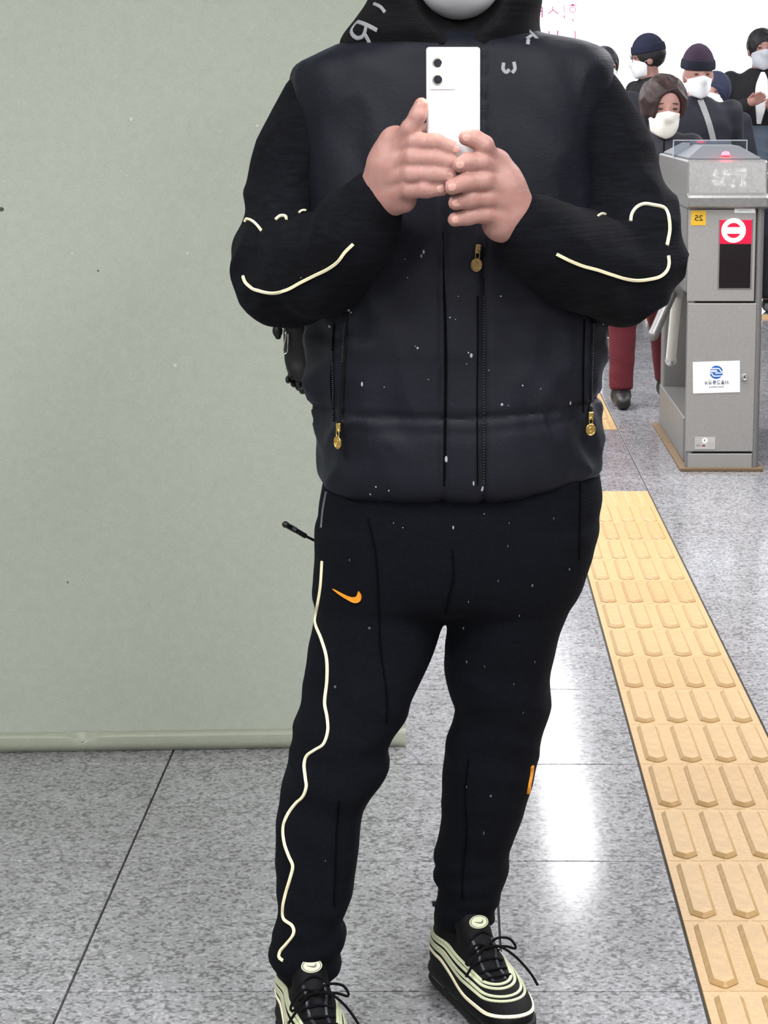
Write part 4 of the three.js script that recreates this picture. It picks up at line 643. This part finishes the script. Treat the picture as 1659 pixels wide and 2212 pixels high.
// ================================================================ people beyond the gate
const navy = std(0x1d2030, .8, { map: clothColour }), dark = std(0x17181d, .85, { map: clothColour }), plum = std(0x26222f, .75, { map: clothColour }), hairBrown = std(0x3c201d, .6, { map: streakColour }), hairBlack = std(0x1b1a20, .6, { map: streakColour });
function passerBy(p) {
  const s = p.H / 1.7, Y = (v) => v * s, o = thing('person', p.label, 'person', [p.X, 0, -p.Z]); o.rotation.y = p.yaw || 0;
  const hw = p.wide || 1, lean = p.lean || 0, legs = p.legs || [[-.09, .02], [.09, -.02]], sh = [[-.18 * hw * s + lean * .8, Y(1.375), 0], [.18 * hw * s + lean * .8, Y(1.375), 0]];
  const el = p.elbows || [[-.24, 1.1, -.03], [.24, 1.1, -.03]], wr = p.wrists || [[-.23, .86, .04], [.23, .86, .04]], sc = (q) => [q[0] * s, Y(q[1]), q[2] * s];
  const torso = column([[Y(.80), -.17 * hw * s, .17 * hw * s, 0, .115 * hw * s], [Y(.95), -.165 * hw * s + lean * .2, .165 * hw * s + lean * .2, 0, .125 * hw * s], [Y(1.15), -.17 * hw * s + lean * .5, .17 * hw * s + lean * .5, 0, .125 * hw * s], [Y(1.3), -.19 * hw * s + lean * .7, .19 * hw * s + lean * .7, 0, .12 * hw * s], [Y(1.385), -.17 * hw * s + lean * .8, .17 * hw * s + lean * .8, -.005, .095 * s], [Y(1.43), -.10 * s + lean * .9, .10 * s + lean * .9, -.01, .072 * s], [Y(1.455), -.068 * s + lean, .068 * s + lean, -.01, .062 * s]], 2.4, .02);
  const arms = [0, 1].map((i) => chain([[...sh[i], .062 * s], [...sc(el[i]), .052 * s], [...sc(wr[i]), .042 * s]], .03));
  const coatF = (x, y, z) => smin(torso(x, y, z), smin(arms[0](x, y, z), arms[1](x, y, z), .005), .04) - .006 * ns(x * 7 + p.X * 9, y * 6, z * 7) - .004 * (1 - 2 * Math.abs(ns(x * 10, y * 9 + p.X * 5, z * 10)));
  part('coat', meshSDF(coatF, [-.42, Y(.76), -.3], [.42, Y(1.49), .36], .011), p.coat, o);
  const hipY = Y(.88), lg = legs.map(([lx, lz], i) => { const sx = i ? .085 : -.085; return union([cone([sx * s, hipY, 0], [(sx * .5 + lx * .5) * s + (p.bend || 0), Y(.48), lz * .5 + .025], .092 * s, .074 * s), cone([(sx * .5 + lx * .5) * s + (p.bend || 0), Y(.48), lz * .5 + .025], [lx * s, Y(.1), lz], .074 * s, .062 * s)], .03); });
  const trF = (x, y, z) => smax(smin(lg[0](x, y, z), lg[1](x, y, z), .02) - .003 * (1 - 2 * Math.abs(ns(x * 8, y * 12, z * 8))), .085 * s - y, .01);
  part('trousers', meshSDF(trF, [-.34, .04, -.34], [.34, Y(1.0), .34], .011), p.trousers, o);
  for (const [lx, lz] of legs) { const f = union([cone([lx * s, .04, lz - .02], [lx * s, .032, lz + .15], .042, .034), cone([lx * s, .05, lz], [lx * s, .1, lz], .046, .042)], .02); part('shoe', meshSDF((x, y, z) => smax(f(x, y, z), -y, .006), [lx * s - .07, -.01, lz - .09], [lx * s + .07, .16, lz + .21], .006), p.shoes || M.black, o); }
  // head, built upright and then turned
  const hm = new THREE.Matrix4().compose(V(lean + (p.hx || 0), Y(1.555), .015 + (p.hz || 0)), new THREE.Quaternion().setFromEuler(new THREE.Euler(p.nod || 0, p.face || 0, p.tip || 0, 'YXZ')), V(s * (p.big || 1), s * (p.big || 1), s * (p.big || 1)));
  const hb = union([ell([0, .03, 0], [.074, .095, .092]), ell([0, -.048, .022], [.056, .06, .066]), cone([0, .022, .088], [0, -.014, .101], .008, .011), ell([-.076, .0, -.005], [.010, .03, .018]), ell([.076, 0, -.005], [.010, .03, .018]), cone([0, -.06, -.015], [0, -.13, -.02], .05, .054)], .018);
  const headF = (x, y, z) => { let d = hb(x, y, z); for (const q of [-1, 1]) d = smax(d, -ell([q * .03, .02, .1], [.018, .010, .014])(x, y, z), .010); return d; };
  const hg = meshSDF(headF, [-.1, -.16, -.12], [.1, .14, .14], .005); hg.applyMatrix4(hm);
  const hands = [0, 1].map((i) => { const w = sc(wr[i]), e = sc(el[i]), d = V(w[0] - e[0], w[1] - e[1], w[2] - e[2]).normalize(), u = V(0, 0, 1).cross(d).lengthSq() > .05 ? V(0, 0, 1) : V(1, 0, 0), sd = V(0, 0, 0).crossVectors(d, u).normalize(), P = (a, b, c = 0) => [w[0] + d.x * a + sd.x * b + u.x * c, w[1] + d.y * a + sd.y * b + u.y * c, w[2] + d.z * a + sd.z * b + u.z * c];
    const l = [cone(P(0, 0), P(.06, 0), .026, .03), cone(P(.03, -.02), P(.085, -.042, .02), .012, .009)]; for (let k = 0; k < 4; k++) l.push(union([cone(P(.07, (k - 1.5) * .017), P(.115, (k - 1.5) * .018, .012), .0105, .0095), cone(P(.115, (k - 1.5) * .018, .012), P(.135 + (k % 3 ? .012 : 0), (k - 1.5) * .017, .038), .0095, .008)], .004));
    return meshSDF(union(l, .006), [w[0] - .16, w[1] - .16, w[2] - .16], [w[0] + .16, w[1] + .16, w[2] + .16], .005); });
  const inside = (x, y, z) => smin(torso(x, y, z) + .02, smin(lg[0](x, y, z), lg[1](x, y, z), .02) + .015, .03), nk = cone([lean + (p.hx || 0), Y(1.48), .0], [lean * .9, Y(1.36), -.01], .052 * s, .07 * s);
  part('body', merge([meshSDF((x, y, z) => smin(inside(x, y, z), nk(x, y, z), .02), [-.34, .05, -.34], [.34, Y(1.53), .34], .014), hg, ...hands]), p.skin || M.skin, o);
  const onHead = (name, g, m) => { g.applyMatrix4(hm); return part(name, g, m, o); };
  for (const q of [-1, 1]) { onHead('eye', sphere(.0125, .0042, .008, q * .031, .018, .0815, 12), std(0x241c1a, .25)); onHead('eyebrow', sphere(.017, .0026, .005, 0, 0, 0, 10).rotateZ(-q * .12).rotateY(q * .35).translate(q * .033, .040, .0825), std(p.brow || 0x2a2220, .8)); }
  if (p.mask) {
    const ridge = cone([0, .002, .092], [0, -.085, .066], .021, .021);
    onHead('face_mask', meshSDF((x, y, z) => { const d = smin(headF(x, y, z) - .0065, ridge(x, y, z), .04); return smax(smax(smax(d, .012 + Math.max(0, y + .03) * .9 - z, .006), y - .012 + Math.abs(x) * .28, .005), -.112 + Math.abs(x) * .35 - y, .006); }, [-.09, -.14, -.03], [.09, .03, .14], .0045), p.mask);
    for (const q of [-1, 1]) onHead('ear_loop', tube([[q * .058, -.02, .045], [q * .073, -.002, .02], [q * .08, .012, -.01]], .0016, 10, 5), M.mask);
  }
  if (p.beanie) {
    const top = ell([0, .06, -.008], [.088, p.tall || .122, .104]);
    onHead('beanie', meshSDF((x, y, z) => smax(top(x, y, z) - .0015 * Math.sin(Math.atan2(x, z) * 40), -(y - .052 + z * .12), .006), [-.11, .02, -.13], [.11, .22, .12], .0045), p.beanie);
    const br = ell([0, .062, -.008], [.093, .118, .110]);
    onHead('beanie_cuff', meshSDF((x, y, z) => smax(smax(br(x, y, z) - .0015 * Math.sin(Math.atan2(x, z) * 40), -(y - .046 + z * .12), .006), y - .1 + z * .12, .006), [-.12, .01, -.14], [.12, .14, .13], .0045), p.cuff || p.beanie);
  }
  if (p.hair) {
    const cap = ell([0, .038, -.012], [p.puff || .086, (p.puff || .086) * 1.13, .104]), opening = ell([p.part || 0, p.fringe ?? -.03, .1], [.060, .088, .08]), tz = p.tousle || .004, tf = p.tousle ? 17 : 26;
    onHead('hair', meshSDF((x, y, z) => smax(smax(cap(x, y, z) - tz * (1 - 2 * Math.abs(ns(x * tf, y * tf * .8, z * tf))), -opening(x, y, z), .01), (p.hairLow ?? -.06) - y, .02), [-.12, -.1, -.14], [.12, .17, .12], .005), p.hair);
  }
  if (p.glasses) onHead('glasses', merge([-1, 1].flatMap((q) => [new THREE.TorusGeometry(.021, .0018, 6, 22).translate(q * .031, .016, .101), tube([[q * .052, .02, .098], [q * .074, .018, .05], [q * .078, .014, -.01]], .0016, 10, 5)])), M.black);
  return { o, coatF, Y };
}
const onCoat = (k, list, width, name, m) => { const hits = list.map(([x, y]) => trace(k.coatF, [x, k.Y(y), .6], [0, 0, -1], 0, .9)); part(name, ribbon(hits, width, .003, .001), m, k.o); };
const line = (a, b, n) => [...Array(n + 1).keys()].map((i) => [a[0] + (b[0] - a[0]) * i / n, a[1] + (b[1] - a[1]) * i / n]);
{ // older woman stepping through the gate
  const k = passerBy({ label: 'woman with reddish-brown hair, white mask and red trousers just behind the gate', X: .84, Z: 10.1, H: 1.475, big: 1.24, lean: .1, yaw: 0, face: .12, nod: .12, legs: [[-.095, .1], [.18, -.2]], bend: .0, coat: plum, trousers: std(0x6c0f24, .8, { map: clothColour }), hair: hairBrown, puff: .099, fringe: .002, part: .014, hairLow: -.035, tousle: .009, mask: M.maskCream, brow: 0x4a3028, elbows: [[-.26, 1.1, 0], [.3, 1.1, .02]], wrists: [[-.22, .9, .12], [.28, .9, .12]] });
  onCoat(k, line([.1, 1.40], [.075, .9], 14), .006, 'front_zip', M.seam);
}
{ // man in profile
  const k = passerBy({ label: 'man in navy beanie and glasses seen in profile, facing left', X: 1.28, Z: 14.8, H: 1.82, yaw: -1.15, face: -.35, nod: .06, coat: dark, trousers: navy, beanie: std(0x1b2038, .9, { bumpMap: knitBump, bumpScale: .002 }), tall: .108, mask: M.mask, glasses: true, hair: hairBlack, hairLow: -.05, fringe: -.02 });
  onCoat(k, line([.11, 1.34], [.12, 1.0], 12), .02, 'jacket_trim', std(0x8d9098, .6));
}
{ const k = passerBy({ label: 'person in purple knitted beanie with pale strap across navy jacket', X: 1.29, Z: 11.9, H: 1.66, big: 1.02, yaw: .1, face: .05, nod: .02, coat: navy, trousers: dark, beanie: std(0x4b3450, .9, { map: knitColour, bumpMap: knitBump, bumpScale: .002 }), cuff: std(0x1c2036, .9, { map: knitColour, bumpMap: knitBump, bumpScale: .002 }), tall: .122, mask: M.mask, wide: 1.06 });
  onCoat(k, line([.005, 1.435], [.10, 1.1], 16), .034, 'bag_strap', std(0x9a9a9c, .7)); }
{ const k = passerBy({ label: 'tall man in black coat over open white shirt at the right edge', X: 2.0, Z: 14.6, H: 1.88, yaw: .05, face: .05, coat: dark, trousers: navy, hair: hairBlack, fringe: -.035, mask: std(0xc9ccd4, .8), elbows: [[-.3, 1.12, .02], [.3, 1.12, .02]], wrists: [[-.12, 1.24, .2], [.07, 1.22, .22]] });
  const hits = line([.0, 1.43], [-.03, 1.13], 16).map(([x, y]) => trace(k.coatF, [x, k.Y(y), .6], [0, 0, -1], 0, .9)); part('shirt', ribbon(hits, (t) => .03 + .1 * Math.sin(Math.min(1, t * 1.6) * Math.PI / 2) * (1 - t) * 1.3, .006, .002), M.mask, k.o);
  onCoat(k, line([-.03, 1.12], [-.03, .86], 10), .13, 'jumper', std(0x4b5664, .8)); }
passerBy({ label: 'dark-haired person almost hidden behind the man’s right-hand shoulder', X: .845, Z: 12.9, H: 1.72, yaw: .3, coat: navy, trousers: dark, hair: hairBlack, mask: M.mask });
passerBy({ label: 'person in dark blue hood between the purple beanie and the tall man', X: 1.565, Z: 13.4, H: 1.57, yaw: -.4, coat: navy, trousers: dark, hair: std(0x242a44, .8), puff: .1, fringe: -.04, mask: M.mask });
renderer.render(scene, camera);
